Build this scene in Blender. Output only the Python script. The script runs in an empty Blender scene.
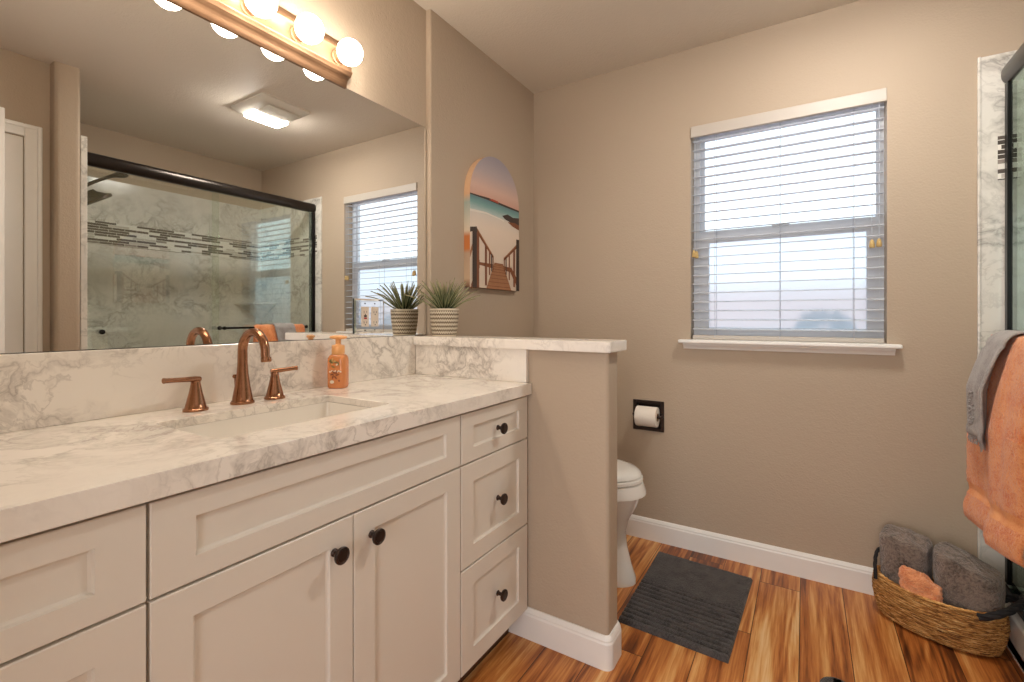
import bpy, bmesh, math, random
from mathutils import Vector, Matrix
PI = math.pi
C = bpy.context.scene.collection
S = bpy.context.scene
random.seed(7)

# ------------------------------------------------------------------ camera
cam = bpy.data.cameras.new('camera'); camo = bpy.data.objects.new('camera', cam); C.objects.link(camo)
cam.sensor_width = 36; cam.lens = 472.7 * 36 / 1024; cam.shift_y = -23.6 / 1024
cam.clip_start = 0.02
camo.location = (1.3506, -2.4195, 1.13); camo.rotation_euler = (PI / 2, 0, math.atan2(293, 472.7))
S.camera = camo
# ------------------------------------------------------------------ world, exposure
w = bpy.data.worlds.new('sky'); S.world = w; w.use_nodes = True
bg = w.node_tree.nodes['Background']; bg.inputs[0].default_value = (0.72, 0.86, 1.0, 1); bg.inputs[1].default_value = 1.7
S.view_settings.view_transform = 'Standard'; S.view_settings.look = 'None'
S.view_settings.gamma = 1; S.view_settings.use_curve_mapping = False
S.view_settings.exposure = 0.68
BULB = 29.0; LENS = 100.0; BEDROOM_FILL = 58.0
S.cycles.use_denoising = True; S.cycles.max_bounces = 12; S.cycles.diffuse_bounces = 6; S.cycles.glossy_bounces = 6
S.cycles.transparent_max_bounces = 16; S.cycles.transmission_bounces = 8; S.cycles.sample_clamp_indirect = 6
S.cycles.caustics_reflective = True; S.cycles.caustics_refractive = True
# added fill light in the unseen bedroom, shining through the doorway behind the camera
al = bpy.data.lights.new('bedroom_fill_light', 'AREA'); al.shape = 'RECTANGLE'; al.size = 2.4; al.size_y = 1.9
al.energy = BEDROOM_FILL; al.color = (0.97, 0.97, 1.0)
alo = bpy.data.objects.new('bedroom_fill_light', al); C.objects.link(alo)
alo.location = (1.1, -4.75, 1.35); alo.rotation_euler = (PI / 2, 0, 0)

# ------------------------------------------------------------------ node helpers
def new_mat(name):
    m = bpy.data.materials.new(name); m.use_nodes = True
    nt = m.node_tree; return m, nt, nt.nodes['Principled BSDF']
def rgb(r, g, b):
    f = lambda c: ((c / 255 + .055) / 1.055) ** 2.4 if c / 255 > .04045 else c / 255 / 12.92
    return (f(r), f(g), f(b), 1)
def N(nt, t, **kw):
    n = nt.nodes.new(t)
    for k, v in kw.items():
        if k.startswith('i_'): n.inputs[int(k[2:]) if k[2:].isdigit() else k[2:].replace('_', ' ')].default_value = v
        else: setattr(n, k, v)
    return n
def L(nt, a, b): nt.links.new(a, b)
def pos(nt, scale=(1, 1, 1), rot=(0, 0, 0), obj=False):
    if obj: src = N(nt, 'ShaderNodeTexCoord').outputs['Object']
    else: src = N(nt, 'ShaderNodeNewGeometry').outputs['Position']
    mp = N(nt, 'ShaderNodeMapping'); mp.inputs['Scale'].default_value = scale; mp.inputs['Rotation'].default_value = rot
    L(nt, src, mp.inputs[0]); return mp.outputs[0]
def noise(nt, vec, scale, detail=3, rough=.5, dist=0):
    n = N(nt, 'ShaderNodeTexNoise'); n.inputs['Scale'].default_value = scale; n.inputs['Detail'].default_value = detail
    n.inputs['Roughness'].default_value = rough; n.inputs['Distortion'].default_value = dist
    L(nt, vec, n.inputs['Vector']); return n.outputs['Fac']
def ramp(nt, fac, stops, interp='LINEAR'):
    r = N(nt, 'ShaderNodeValToRGB'); cr = r.color_ramp; cr.interpolation = interp
    while len(cr.elements) < len(stops): cr.elements.new(.5)
    for e, (p, c) in zip(cr.elements, stops): e.position = p; e.color = c
    L(nt, fac, r.inputs[0]); return r.outputs[0]
def math_(nt, op, a, b=None, c=None):
    n = N(nt, 'ShaderNodeMath', operation=op)
    for i, v in enumerate((a, b, c)):
        if v is None: continue
        if isinstance(v, (int, float)): n.inputs[i].default_value = v
        else: L(nt, v, n.inputs[i])
    return n.outputs[0]
def mix(nt, fac, a, b, blend='MIX'):
    n = N(nt, 'ShaderNodeMix', data_type='RGBA', blend_type=blend)
    for s, v in ((0, fac), (6, a), (7, b)):
        if isinstance(v, (int, float, tuple)): n.inputs[s].default_value = v
        else: L(nt, v, n.inputs[s])
    return n.outputs[2]
def bump(nt, bsdf, h, strength, dist):
    b = N(nt, 'ShaderNodeBump'); b.inputs['Strength'].default_value = strength; b.inputs['Distance'].default_value = dist
    L(nt, h, b.inputs['Height']); L(nt, b.outputs[0], bsdf.inputs['Normal'])
def simple(name, col, rough=.5, metal=0, coat=0, var=0, vscale=20, bmp=0, bscale=200, spec=None):
    m, nt, b = new_mat(name)
    b.inputs['Roughness'].default_value = rough; b.inputs['Metallic'].default_value = metal; b.inputs['Coat Weight'].default_value = coat
    if spec is not None: b.inputs['Specular IOR Level'].default_value = spec
    p = pos(nt)
    n = noise(nt, p, vscale, 3)
    d = tuple(c * (1 - var) for c in col[:3]) + (1,)
    L(nt, mix(nt, n, col, d), b.inputs['Base Color'])
    if bmp: bump(nt, b, noise(nt, p, bscale, 2), bmp, .002)
    return m

# ------------------------------------------------------------------ materials
M = {}
def paint(name, col, bs=.35):
    m, nt, b = new_mat(name); p = pos(nt)
    n = noise(nt, p, 2.2, 2); L(nt, mix(nt, n, col, tuple(c * .95 for c in col[:3]) + (1,)), b.inputs['Base Color'])
    b.inputs['Roughness'].default_value = .62; b.inputs['Specular IOR Level'].default_value = .3
    h = math_(nt, 'ADD', noise(nt, p, 130, 2), math_(nt, 'MULTIPLY', noise(nt, p, 48, 2), .8))
    bump(nt, b, h, bs, .0035); return m
M['wall'] = paint('wall_paint', rgb(183, 166, 146))
M['ceiling'] = paint('ceiling_paint', rgb(218, 208, 194), .5)
M['trim'] = simple('trim_white', rgb(238, 236, 231), .35, var=.03)
M['cab'] = simple('cabinet_white', rgb(226, 219, 208), .38, var=.03, vscale=6)
M['cabin'] = simple('cabinet_inside', rgb(110, 95, 80), .6)
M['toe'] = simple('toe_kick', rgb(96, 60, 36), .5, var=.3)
M['vinyl'] = simple('vinyl_white', rgb(225, 228, 232), .35)
M['blind'] = simple('blind_white', rgb(190, 195, 203), .4)
M['valance'] = simple('valance_white', rgb(190, 182, 172), .45)
M['cord'] = simple('cord', rgb(190, 195, 205), .7)
M['tassel'] = simple('tassel_wood', rgb(200, 170, 110), .5, var=.2)
M['bronze'] = simple('dark_bronze', rgb(66, 54, 49), .35, .7, var=.2)
M['black'] = simple('black_metal', rgb(22, 20, 20), .32, .6)
M['header'] = simple('header_bronze', rgb(50, 44, 40), .28, .7)
M['porcelain'] = simple('porcelain', rgb(236, 234, 228), .1, coat=.6)
M['sink'] = simple('sink_white', rgb(236, 231, 222), .15, coat=.4)
M['paper'] = simple('toilet_paper', rgb(235, 228, 218), .9, bmp=.3, bscale=300)
M['card'] = simple('cardboard', rgb(150, 115, 80), .9)
M['fan'] = simple('fan_plastic', rgb(214, 208, 196), .4)
M['outlet'] = simple('outlet_plastic', rgb(218, 205, 190), .35)
M['red'] = simple('red_button', rgb(170, 30, 30), .4)
M['slot'] = simple('slot_dark', rgb(30, 25, 25), .5)
M['soil'] = simple('soil', rgb(60, 45, 32), .9, var=.5, vscale=200)
M['rope'] = simple('black_rope', rgb(30, 28, 30), .75, var=.3, vscale=150)
M['carpet'] = simple('bedroom_carpet', rgb(170, 155, 135), .95)
M['stucco'] = simple('stucco_pink', rgb(225, 190, 180), .9, var=.08, vscale=1.5)
M['shrub'] = simple('shrub_leaf', rgb(60, 85, 120), .6, var=.5, vscale=30)

def lamp(name, col, st):
    m = bpy.data.materials.new(name); m.use_nodes = True; nt = m.node_tree; nt.nodes.clear()
    e = N(nt, 'ShaderNodeEmission'); e.inputs[0].default_value = col; e.inputs[1].default_value = st
    o = N(nt, 'ShaderNodeOutputMaterial'); L(nt, e.outputs[0], o.inputs[0]); return m
M['bulb'] = lamp('lit_bulb', (1, .885, .75, 1), BULB)
M['lens'] = lamp('lit_lens', (1, .94, .87, 1), LENS)

def brushed(name, col, rough):
    m, nt, b = new_mat(name); b.inputs['Metallic'].default_value = 1; b.inputs['Roughness'].default_value = rough
    n = noise(nt, pos(nt, (1, 1, 30)), 12, 3)
    L(nt, mix(nt, n, col, tuple(c * .7 for c in col[:3]) + (1,)), b.inputs['Base Color']); return m
M['copper'] = brushed('brushed_copper', rgb(176, 128, 98), .24)
M['bar'] = brushed('brushed_champagne', rgb(158, 122, 92), .5)
M['bar'].node_tree.nodes['Principled BSDF'].inputs['Metallic'].default_value = .55

# marble / quartz
def marble(name, base, vein, tint, sc=1.0, amount=.8, rough=.12):
    m, nt, b = new_mat(name); p = pos(nt, (sc, sc, sc))
    warp = N(nt, 'ShaderNodeTexNoise'); warp.inputs['Scale'].default_value = 3.2; warp.inputs['Detail'].default_value = 4
    L(nt, p, warp.inputs['Vector'])
    vm = N(nt, 'ShaderNodeVectorMath', operation='MULTIPLY_ADD'); vm.inputs[1].default_value = (.32, .32, .32)
    L(nt, warp.outputs['Color'], vm.inputs[0]); L(nt, p, vm.inputs[2])
    n1 = noise(nt, vm.outputs[0], 3.6, 6, .62)
    a = math_(nt, 'ABSOLUTE', math_(nt, 'SUBTRACT', n1, .5))
    v1 = ramp(nt, a, [(0, (1, 1, 1, 1)), (.012, (.55, .55, .55, 1)), (.05, (0, 0, 0, 1))])
    n2 = noise(nt, vm.outputs[0], 9, 5, .6)
    a2 = math_(nt, 'ABSOLUTE', math_(nt, 'SUBTRACT', n2, .52))
    v2 = ramp(nt, a2, [(0, (.6, .6, .6, 1)), (.03, (0, 0, 0, 1))])
    patch = ramp(nt, noise(nt, p, 2.6, 3, .55), [(.38, (.08, .08, .08, 1)), (.62, (1, 1, 1, 1))])
    v = mix(nt, 1.0, mix(nt, 1.0, v1, v2, 'LIGHTEN'), patch, 'MULTIPLY')
    cl = ramp(nt, noise(nt, vm.outputs[0], 1.8, 4, .6), [(.35, base), (.7, tint)])
    f = math_(nt, 'MULTIPLY', v, amount)
    L(nt, mix(nt, f, cl, vein), b.inputs['Base Color'])
    b.inputs['Roughness'].default_value = rough; b.inputs['Coat Weight'].default_value = .2
    return m
M['quartz'] = marble('quartz', rgb(243, 237, 228), rgb(148, 138, 128), rgb(234, 227, 217), 1.3, .74, .16)
M['surround'] = marble('shower_marble', rgb(230, 227, 219), rgb(120, 116, 110), rgb(208, 204, 197), 1.0, .72, .14)

def mosaic(name):
    m, nt, b = new_mat(name)
    g = N(nt, 'ShaderNodeNewGeometry'); s = N(nt, 'ShaderNodeSeparateXYZ'); L(nt, g.outputs['Position'], s.inputs[0])
    c = N(nt, 'ShaderNodeCombineXYZ'); L(nt, math_(nt, 'ADD', s.outputs[0], s.outputs[1]), c.inputs[0]); L(nt, s.outputs[2], c.inputs[1])
    br = N(nt, 'ShaderNodeTexBrick'); L(nt, c.outputs[0], br.inputs['Vector'])
    br.inputs['Scale'].default_value = 1; br.inputs['Brick Width'].default_value = .12; br.inputs['Row Height'].default_value = .0176
    br.inputs['Mortar Size'].default_value = .0012; br.inputs['Mortar Smooth'].default_value = 0; br.offset = .37; br.offset_frequency = 2; br.squash = .6; br.squash_frequency = 3
    br.inputs['Color1'].default_value = (0, 0, 0, 1); br.inputs['Color2'].default_value = (1, 1, 1, 1); br.inputs['Mortar'].default_value = (.62, .62, .62, 1)
    L(nt, ramp(nt, br.outputs['Color'], [(0, rgb(84, 78, 73)), (.30, rgb(140, 132, 125)), (.44, rgb(228, 225, 217)), (.70, rgb(190, 185, 177)), (.84, rgb(98, 90, 84))], 'CONSTANT'), b.inputs['Base Color'])
    b.inputs['Roughness'].default_value = .12; return m
M['mosaic'] = mosaic('glass_mosaic')

def thin_glass(name, tint, boost=1.0):
    m = bpy.data.materials.new(name); m.use_nodes = True; nt = m.node_tree; nt.nodes.clear()
    lw = N(nt, 'ShaderNodeLayerWeight'); lw.inputs['Blend'].default_value = .5
    f = math_(nt, 'POWER', lw.outputs['Facing'], 5.0)
    f = math_(nt, 'MULTIPLY_ADD', f, .95, .045 * boost)
    t = N(nt, 'ShaderNodeBsdfTransparent'); t.inputs[0].default_value = tint
    g = N(nt, 'ShaderNodeBsdfGlossy'); g.inputs['Roughness'].default_value = .0; g.inputs[0].default_value = (.84, 1, .90, 1)
    x = N(nt, 'ShaderNodeMixShader'); L(nt, f, x.inputs[0]); L(nt, t.outputs[0], x.inputs[1]); L(nt, g.outputs[0], x.inputs[2])
    o = N(nt, 'ShaderNodeOutputMaterial'); L(nt, x.outputs[0], o.inputs[0]); return m
M['showerglass'] = thin_glass('shower_glass', (.965, .985, .975, 1), 2.8)
M['winglass'] = thin_glass('window_glass', (.97, .98, .98, 1))
def frosted(name):
    m = bpy.data.materials.new(name); m.use_nodes = True; nt = m.node_tree; nt.nodes.clear()
    p = pos(nt); h = noise(nt, p, 90, 2)
    b = N(nt, 'ShaderNodeBump'); b.inputs['Strength'].default_value = .5; b.inputs['Distance'].default_value = .003; L(nt, h, b.inputs['Height'])
    r = N(nt, 'ShaderNodeBsdfRefraction'); r.inputs['Roughness'].default_value = .42; r.inputs['IOR'].default_value = 1.25
    r.inputs[0].default_value = (.62, .66, .67, 1); L(nt, b.outputs[0], r.inputs['Normal'])
    t = N(nt, 'ShaderNodeBsdfTranslucent'); t.inputs[0].default_value = (.64, .68, .69, 1)
    x = N(nt, 'ShaderNodeMixShader'); x.inputs[0].default_value = .5; L(nt, r.outputs[0], x.inputs[1]); L(nt, t.outputs[0], x.inputs[2])
    o = N(nt, 'ShaderNodeOutputMaterial'); L(nt, x.outputs[0], o.inputs[0]); return m
M['frosted'] = frosted('obscured_glass')
m, nt, b = new_mat('mirror_silver'); b.inputs['Metallic'].default_value = 1; b.inputs['Roughness'].default_value = 0
b.inputs['Base Color'].default_value = (.86, .86, .84, 1); M['mirror'] = m
M['mirroredge'] = simple('mirror_edge', rgb(70, 80, 85), .2, .5)

# wood plank floor
def floor_mat():
    m, nt, b = new_mat('plank_floor')
    g = N(nt, 'ShaderNodeNewGeometry'); s = N(nt, 'ShaderNodeSeparateXYZ'); L(nt, g.outputs['Position'], s.inputs[0])
    X, Y = s.outputs[0], s.outputs[1]
    W_, LEN = .148, 1.22
    xi = math_(nt, 'DIVIDE', math_(nt, 'ADD', X, 5.03), W_); xf = math_(nt, 'FLOOR', xi)
    wn = N(nt, 'ShaderNodeTexWhiteNoise', noise_dimensions='1D'); L(nt, xf, wn.inputs['W'])
    yi = math_(nt, 'ADD', math_(nt, 'DIVIDE', Y, LEN), math_(nt, 'MULTIPLY', wn.outputs['Value'], 7.3)); yf = math_(nt, 'FLOOR', yi)
    cid = N(nt, 'ShaderNodeCombineXYZ'); L(nt, xf, cid.inputs[0]); L(nt, yf, cid.inputs[1])
    wr = N(nt, 'ShaderNodeTexWhiteNoise', noise_dimensions='3D'); L(nt, cid.outputs[0], wr.inputs['Vector'])
    off = N(nt, 'ShaderNodeVectorMath', operation='MULTIPLY_ADD'); off.inputs[1].default_value = (9, 9, 9)
    L(nt, wr.outputs['Color'], off.inputs[0]); L(nt, g.outputs['Position'], off.inputs[2])
    def stretched(sx, sy):
        mp = N(nt, 'ShaderNodeMapping'); mp.inputs['Scale'].default_value = (sx, sy, 1); L(nt, off.outputs[0], mp.inputs[0]); return mp.outputs[0]
    big = noise(nt, stretched(11, .8), 1.0, 6, .62, .6)
    mid = noise(nt, stretched(48, 1.6), 1.0, 4, .6, .6)
    fine = noise(nt, stretched(170, 6), 1.0, 3, .6, .3)
    cath = noise(nt, stretched(6.5, .75), 1.0, 2, .5, .3)
    ringv = math_(nt, 'SINE', math_(nt, 'MULTIPLY', cath, 95.0))
    gate = ramp(nt, noise(nt, stretched(5, 1.0), 1.0, 1), [(.48, (0, 0, 0, 1)), (.6, (1, 1, 1, 1))])
    t = math_(nt, 'ADD', math_(nt, 'MULTIPLY', big, 1.0), math_(nt, 'MULTIPLY', math_(nt, 'SUBTRACT', mid, .5), .55))
    t = math_(nt, 'ADD', t, math_(nt, 'MULTIPLY', math_(nt, 'SUBTRACT', wr.outputs['Value'], .5), .20))
    t = math_(nt, 'ADD', t, math_(nt, 'MULTIPLY', math_(nt, 'MULTIPLY', ringv, gate), .06))
    t = math_(nt, 'ADD', t, math_(nt, 'MULTIPLY', math_(nt, 'SUBTRACT', fine, .5), .26))
    t = math_(nt, 'SUBTRACT', t, .05)
    col = ramp(nt, t, [(.22, rgb(78, 38, 16)), (.34, rgb(124, 66, 28)), (.43, rgb(168, 98, 44)), (.53, rgb(196, 128, 66)), (.64, rgb(218, 164, 100)), (.76, rgb(230, 192, 140))])
    fx = math_(nt, 'FRACT', xi); ex = math_(nt, 'LESS_THAN', math_(nt, 'ABSOLUTE', math_(nt, 'SUBTRACT', fx, .5)), .491)
    fy = math_(nt, 'FRACT', yi); ey = math_(nt, 'LESS_THAN', math_(nt, 'ABSOLUTE', math_(nt, 'SUBTRACT', fy, .5)), .4988)
    e = math_(nt, 'MULTIPLY', ex, ey)
    L(nt, mix(nt, e, rgb(70, 38, 20), col), b.inputs['Base Color'])
    b.inputs['Roughness'].default_value = .36
    L(nt, math_(nt, 'MULTIPLY_ADD', fine, .12, .3), b.inputs['Roughness'])
    bump(nt, b, math_(nt, 'ADD', fine, e), .12, .001); return m
M['floor'] = floor_mat()

def terry(name, c1, c2, sc=150, sheen=.5, strength=1.0):
    m, nt, b = new_mat(name); p = pos(nt)
    n = noise(nt, p, sc, 3, .75); n2 = noise(nt, p, 22, 3)
    f = math_(nt, 'ADD', math_(nt, 'MULTIPLY', n, .6), math_(nt, 'MULTIPLY', n2, .4))
    L(nt, ramp(nt, f, [(.38, c2), (.56, c1)]), b.inputs['Base Color'])
    b.inputs['Roughness'].default_value = .95; b.inputs['Sheen Weight'].default_value = sheen; b.inputs['Specular IOR Level'].default_value = .1
    bump(nt, b, n, strength, .008); return m
M['orange'] = terry('orange_terry', rgb(250, 168, 108), rgb(232, 122, 62))
M['orangeband'] = terry('orange_band', rgb(250, 180, 124), rgb(238, 148, 92), 260, .2, .3)
M['grey'] = terry('grey_terry', rgb(140, 124, 113), rgb(80, 69, 62), 120)
M['ltgrey'] = terry('light_grey_cloth', rgb(168, 162, 158), rgb(136, 130, 128), 260, .3, .4)
M['rug'] = terry('charcoal_pile', rgb(86, 80, 78), rgb(46, 42, 42), 170, .3)
M['peach'] = terry('peach_terry', rgb(252, 176, 124), rgb(234, 134, 82))

def basket_mat():
    m, nt, b = new_mat('seagrass'); tc = N(nt, 'ShaderNodeUVMap')
    mp = N(nt, 'ShaderNodeMapping'); mp.inputs['Scale'].default_value = (15, 11, 1); L(nt, tc.outputs[0], mp.inputs[0])
    n = noise(nt, mp.outputs[0], 1.6, 5, .65, .6)
    L(nt, ramp(nt, n, [(.34, rgb(84, 48, 18)), (.45, rgb(170, 112, 52)), (.54, rgb(222, 166, 94)), (.66, rgb(248, 212, 148))]), b.inputs['Base Color'])
    b.inputs['Roughness'].default_value = .55; bump(nt, b, n, 1.0, .010); return m
M['basket'] = basket_mat()

def pot_mat():
    m, nt, b = new_mat('patterned_pot'); tc = N(nt, 'ShaderNodeUVMap'); s = N(nt, 'ShaderNodeSeparateXYZ'); L(nt, tc.outputs[0], s.inputs[0])
    row = math_(nt, 'FRACT', math_(nt, 'MULTIPLY', s.outputs[1], 7.0))
    tri = math_(nt, 'PINGPONG', math_(nt, 'MULTIPLY', s.outputs[0], 42), .5)
    d = math_(nt, 'ABSOLUTE', math_(nt, 'SUBTRACT', row, math_(nt, 'ADD', math_(nt, 'MULTIPLY', tri, .9), .28)))
    z = math_(nt, 'LESS_THAN', d, .23)
    band = math_(nt, 'GREATER_THAN', math_(nt, 'ABSOLUTE', math_(nt, 'SUBTRACT', row, .5)), .43)
    inr = math_(nt, 'MULTIPLY', math_(nt, 'GREATER_THAN', s.outputs[1], .05), math_(nt, 'LESS_THAN', s.outputs[1], .93))
    f = math_(nt, 'MULTIPLY', math_(nt, 'MULTIPLY', z, math_(nt, 'SUBTRACT', 1, band)), inr)
    L(nt, mix(nt, f, rgb(206, 194, 172), rgb(96, 78, 56)), b.inputs['Base Color'])
    b.inputs['Roughness'].default_value = .5; return m
M['pot'] = pot_mat()
def leaf_mat():
    m, nt, b = new_mat('agave_leaf'); tc = N(nt, 'ShaderNodeUVMap'); s = N(nt, 'ShaderNodeSeparateXYZ'); L(nt, tc.outputs[0], s.inputs[0])
    c = ramp(nt, s.outputs[1], [(0, rgb(44, 58, 36)), (.5, rgb(68, 84, 50)), (1, rgb(138, 126, 98))])
    e = math_(nt, 'GREATER_THAN', math_(nt, 'ABSOLUTE', math_(nt, 'SUBTRACT', s.outputs[0], .5)), .36)
    L(nt, mix(nt, e, c, rgb(166, 166, 122)), b.inputs['Base Color']); b.inputs['Roughness'].default_value = .5; return m
M['leaf'] = leaf_mat()
m, nt, b = new_mat('amber_bottle'); b.inputs['Base Color'].default_value = rgb(240, 160, 100); b.inputs['Roughness'].default_value = .12
b.inputs['Transmission Weight'].default_value = .35; b.inputs['IOR'].default_value = 1.35; b.inputs['Coat Weight'].default_value = .4; M['bottle'] = m
M['pump'] = simple('pump_peach', rgb(240, 176, 112), .3, coat=.3)
M['lblwhite'] = simple('label_white', rgb(240, 225, 205), .5)
M['lblbrown'] = simple('label_brown', rgb(120, 62, 34), .5)
M['lblgold'] = simple('label_gold', rgb(206, 178, 112), .4)
M['lblgreen'] = simple('label_olive', rgb(120, 120, 70), .5)

# ------------------------------------------------------------------ geometry helpers
def wloc(o):
    v = Vector((0, 0, 0))
    while o: v += o.location; o = o.parent
    return v
def obj(name, bm, mat, parent=None, local=False, smooth=None, base=None):
    bmesh.ops.recalc_face_normals(bm, faces=bm.faces)
    me = bpy.data.meshes.new(name)
    o = bpy.data.objects.new(name, me); C.objects.link(o)
    if parent is not None:
        o.parent = parent
        if not local: bmesh.ops.translate(bm, verts=bm.verts, vec=-wloc(parent))
    elif base is not None:
        bmesh.ops.translate(bm, verts=bm.verts, vec=-Vector(base)); o.location = base
    bm.to_mesh(me); bm.free()
    for m_ in (mat if isinstance(mat, (list, tuple)) else [mat]): me.materials.append(m_)
    if smooth is not None:
        for p in me.polygons: p.use_smooth = True
        if smooth < 180:
            for e in sharp_edges(me, math.radians(smooth)): e.use_edge_sharp = True
    return o
def sharp_edges(me, ang):
    ef = {}
    for p in me.polygons:
        for k in p.edge_keys: ef.setdefault(k, []).append(p.normal)
    out = []
    for e in me.edges:
        f = ef.get(tuple(sorted(e.vertices)), [])
        if len(f) == 2 and f[0].angle(f[1], 0) > ang: out.append(e)
    return out
def struct(name, bm, mat, **k):
    o = obj(name, bm, mat, **k); o['kind'] = 'structure'; return o
def tag(o, label, cat, group=None, kind=None):
    o['label'] = label; o['category'] = cat
    if group: o['group'] = group
    if kind: o['kind'] = kind
    return o
def thing(name, label, cat, loc, group=None, rz=0):
    o = bpy.data.objects.new(name, None); C.objects.link(o); o.empty_display_size = .05
    o.location = loc; o.rotation_euler.z = rz; return tag(o, label, cat, group)
def box(bm, x0, x1, y0, y1, z0, z1, bev=0, seg=2, mi=0):
    r = bmesh.ops.create_cube(bm, size=1)
    vs = r['verts']
    for v in vs: v.co = Vector(((x0 + x1) / 2 + v.co.x * (x1 - x0), (y0 + y1) / 2 + v.co.y * (y1 - y0), (z0 + z1) / 2 + v.co.z * (z1 - z0)))
    fs = set(f for v in vs for f in v.link_faces)
    for f in fs: f.material_index = mi
    if bev:
        es = list(set(e for v in vs for e in v.link_edges))
        bmesh.ops.bevel(bm, geom=es, offset=bev, segments=seg, affect='EDGES', profile=.5)
    return bm
def B(*a, **k): return box(bmesh.new(), *a, **k)
def lathe(bm, prof, seg=32, mat=None, mi=0, cap=True):
    """prof: (r,z) list; mat: Matrix placing the z-axis profile"""
    mat = mat or Matrix.Identity(4); rings = []
    for r, z in prof:
        rings.append([bm.verts.new(mat @ Vector((r * math.cos(2 * PI * i / seg), r * math.sin(2 * PI * i / seg), z))) for i in range(seg)])
    for a, b_ in zip(rings, rings[1:]):
        for i in range(seg):
            f = bm.faces.new((a[i], a[(i + 1) % seg], b_[(i + 1) % seg], b_[i])); f.material_index = mi
    if cap:
        for r_ in (rings[0], rings[-1]):
            f = bm.faces.new(r_); f.material_index = mi
    return bm
def tube(bm, pts, rad, seg=12, mi=0, flat=1.0, cap=True, twist=None):
    pts = [Vector(p) for p in pts]; n = len(pts)
    rad = rad if isinstance(rad, (list, tuple)) else [rad] * n
    up = None; rings = []
    for i, p in enumerate(pts):
        t = (pts[min(i + 1, n - 1)] - pts[max(i - 1, 0)]).normalized()
        if up is None:
            up = Vector((0, 0, 1)) if abs(t.z) < .9 else Vector((1, 0, 0))
        u = (up - t * up.dot(t)).normalized(); v = t.cross(u); up = u
        a0 = twist * i if twist else 0
        rings.append([bm.verts.new(p + (u * math.cos(2 * PI * k / seg + a0) * flat + v * math.sin(2 * PI * k / seg + a0)) * rad[i]) for k in range(seg)])
    for a, b_ in zip(rings, rings[1:]):
        for k in range(seg):
            f = bm.faces.new((a[k], a[(k + 1) % seg], b_[(k + 1) % seg], b_[k])); f.material_index = mi
    if cap:
        for r_ in (rings[0], rings[-1]):
            f = bm.faces.new(r_); f.material_index = mi
    return bm
def smoothpts(ctrl, n=8):
    """Catmull-Rom through control points"""
    P = [Vector(c) for c in ctrl]; P = [P[0] * 2 - P[1]] + P + [P[-1] * 2 - P[-2]]; out = []
    for i in range(1, len(P) - 2):
        for k in range(n):
            t = k / n; a, b_, c, d = P[i - 1:i + 3]
            out.append(.5 * ((2 * b_) + (c - a) * t + (2 * a - 5 * b_ + 4 * c - d) * t * t + (3 * b_ - a - 3 * c + d) * t ** 3))
    out.append(P[-2]); return out
def sweep(bm, path, prof, mi=0):
    """extrude profile (d,z) along plan path; d to the left of travel; mitred"""
    n = len(path); rings = []
    P = [Vector((p[0], p[1])) for p in path]
    for i in range(n):
        t1 = (P[i] - P[i - 1]).normalized() if i else (P[1] - P[0]).normalized()
        t2 = (P[i + 1] - P[i]).normalized() if i < n - 1 else t1
        n1 = Vector((-t1.y, t1.x)); n2 = Vector((-t2.y, t2.x)); m_ = (n1 + n2).normalized(); k = 1 / max(.3, m_.dot(n1))
        rings.append([bm.verts.new((P[i].x + m_.x * d * k, P[i].y + m_.y * d * k, z)) for d, z in prof])
    q = len(prof)
    for a, b_ in zip(rings, rings[1:]):
        for k in range(q):
            f = bm.faces.new((a[k], a[(k + 1) % q], b_[(k + 1) % q], b_[k])); f.material_index = mi
    bm.faces.new(rings[0]); bm.faces.new(rings[-1]); return bm
def loft(bm, rings, cap=True, mi=0):
    R_ = [[bm.verts.new(p) for p in r] for r in rings]; q = len(R_[0])
    for a, b_ in zip(R_, R_[1:]):
        for k in range(q):
            f = bm.faces.new((a[k], a[(k + 1) % q], b_[(k + 1) % q], b_[k])); f.material_index = mi
    if cap: bm.faces.new(R_[0]); bm.faces.new(R_[-1])
    return bm
def prism(bm, poly, axis, a, b_, mi=0):
    """poly in the two other axes (cyclic order), extruded from a to b"""
    def P(p, t):
        if axis == 'x': return (t, p[0], p[1])
        if axis == 'y': return (p[0], t, p[1])
        return (p[0], p[1], t)
    v0 = [bm.verts.new(P(p, a)) for p in poly]; v1 = [bm.verts.new(P(p, b_)) for p in poly]; n = len(poly)
    fs = [bm.faces.new(v0), bm.faces.new(v1)]
    for i in range(n): fs.append(bm.faces.new((v0[i], v0[(i + 1) % n], v1[(i + 1) % n], v1[i])))
    for f in fs: f.material_index = mi
    return bm
def modify(o, kind, **k):
    m_ = o.modifiers.new(kind.lower(), kind)
    for a, b_ in k.items(): setattr(m_, a, b_)
    return m_

# ================================================================== ROOM
H = 2.44; XL = -.025; XR = 1.93; YB = -2.68; XS = 2.75; YS = -1.495
bm = bmesh.new(); box(bm, -.2, 2.95, -2.80, .16, -.05, 0); struct('floor', bm, M['floor'])
bm = bmesh.new(); box(bm, -.2, 2.95, -2.80, .16, H, H + .05); struct('ceiling', bm, M['ceiling'])
struct('wall_left', B(-.15, XL, -2.8, -.88, 0, H), M['wall'])
bm = bmesh.new()                                    # thicker length of wall beside the toilet, with a rounded outer edge
R_ = .008; ar = [(R_ * math.cos(a), R_ * math.sin(a)) for a in [PI / 2 * k / 4 for k in range(5)]]
poly = [(-.15, .02), (-.15, -.897)] + [(-R_ + R_ * math.sin(PI / 2 * k / 4), -.897 + R_ - R_ * math.cos(PI / 2 * k / 4)) for k in range(5)] + [(0, .02)]
prism(bm, poly, 'z', 0, H); struct('wall_left_alcove', bm, M['wall'])
WX0, WX1, WZ0, WZ1 = .876, 1.632, 1.022, 2.058
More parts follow.
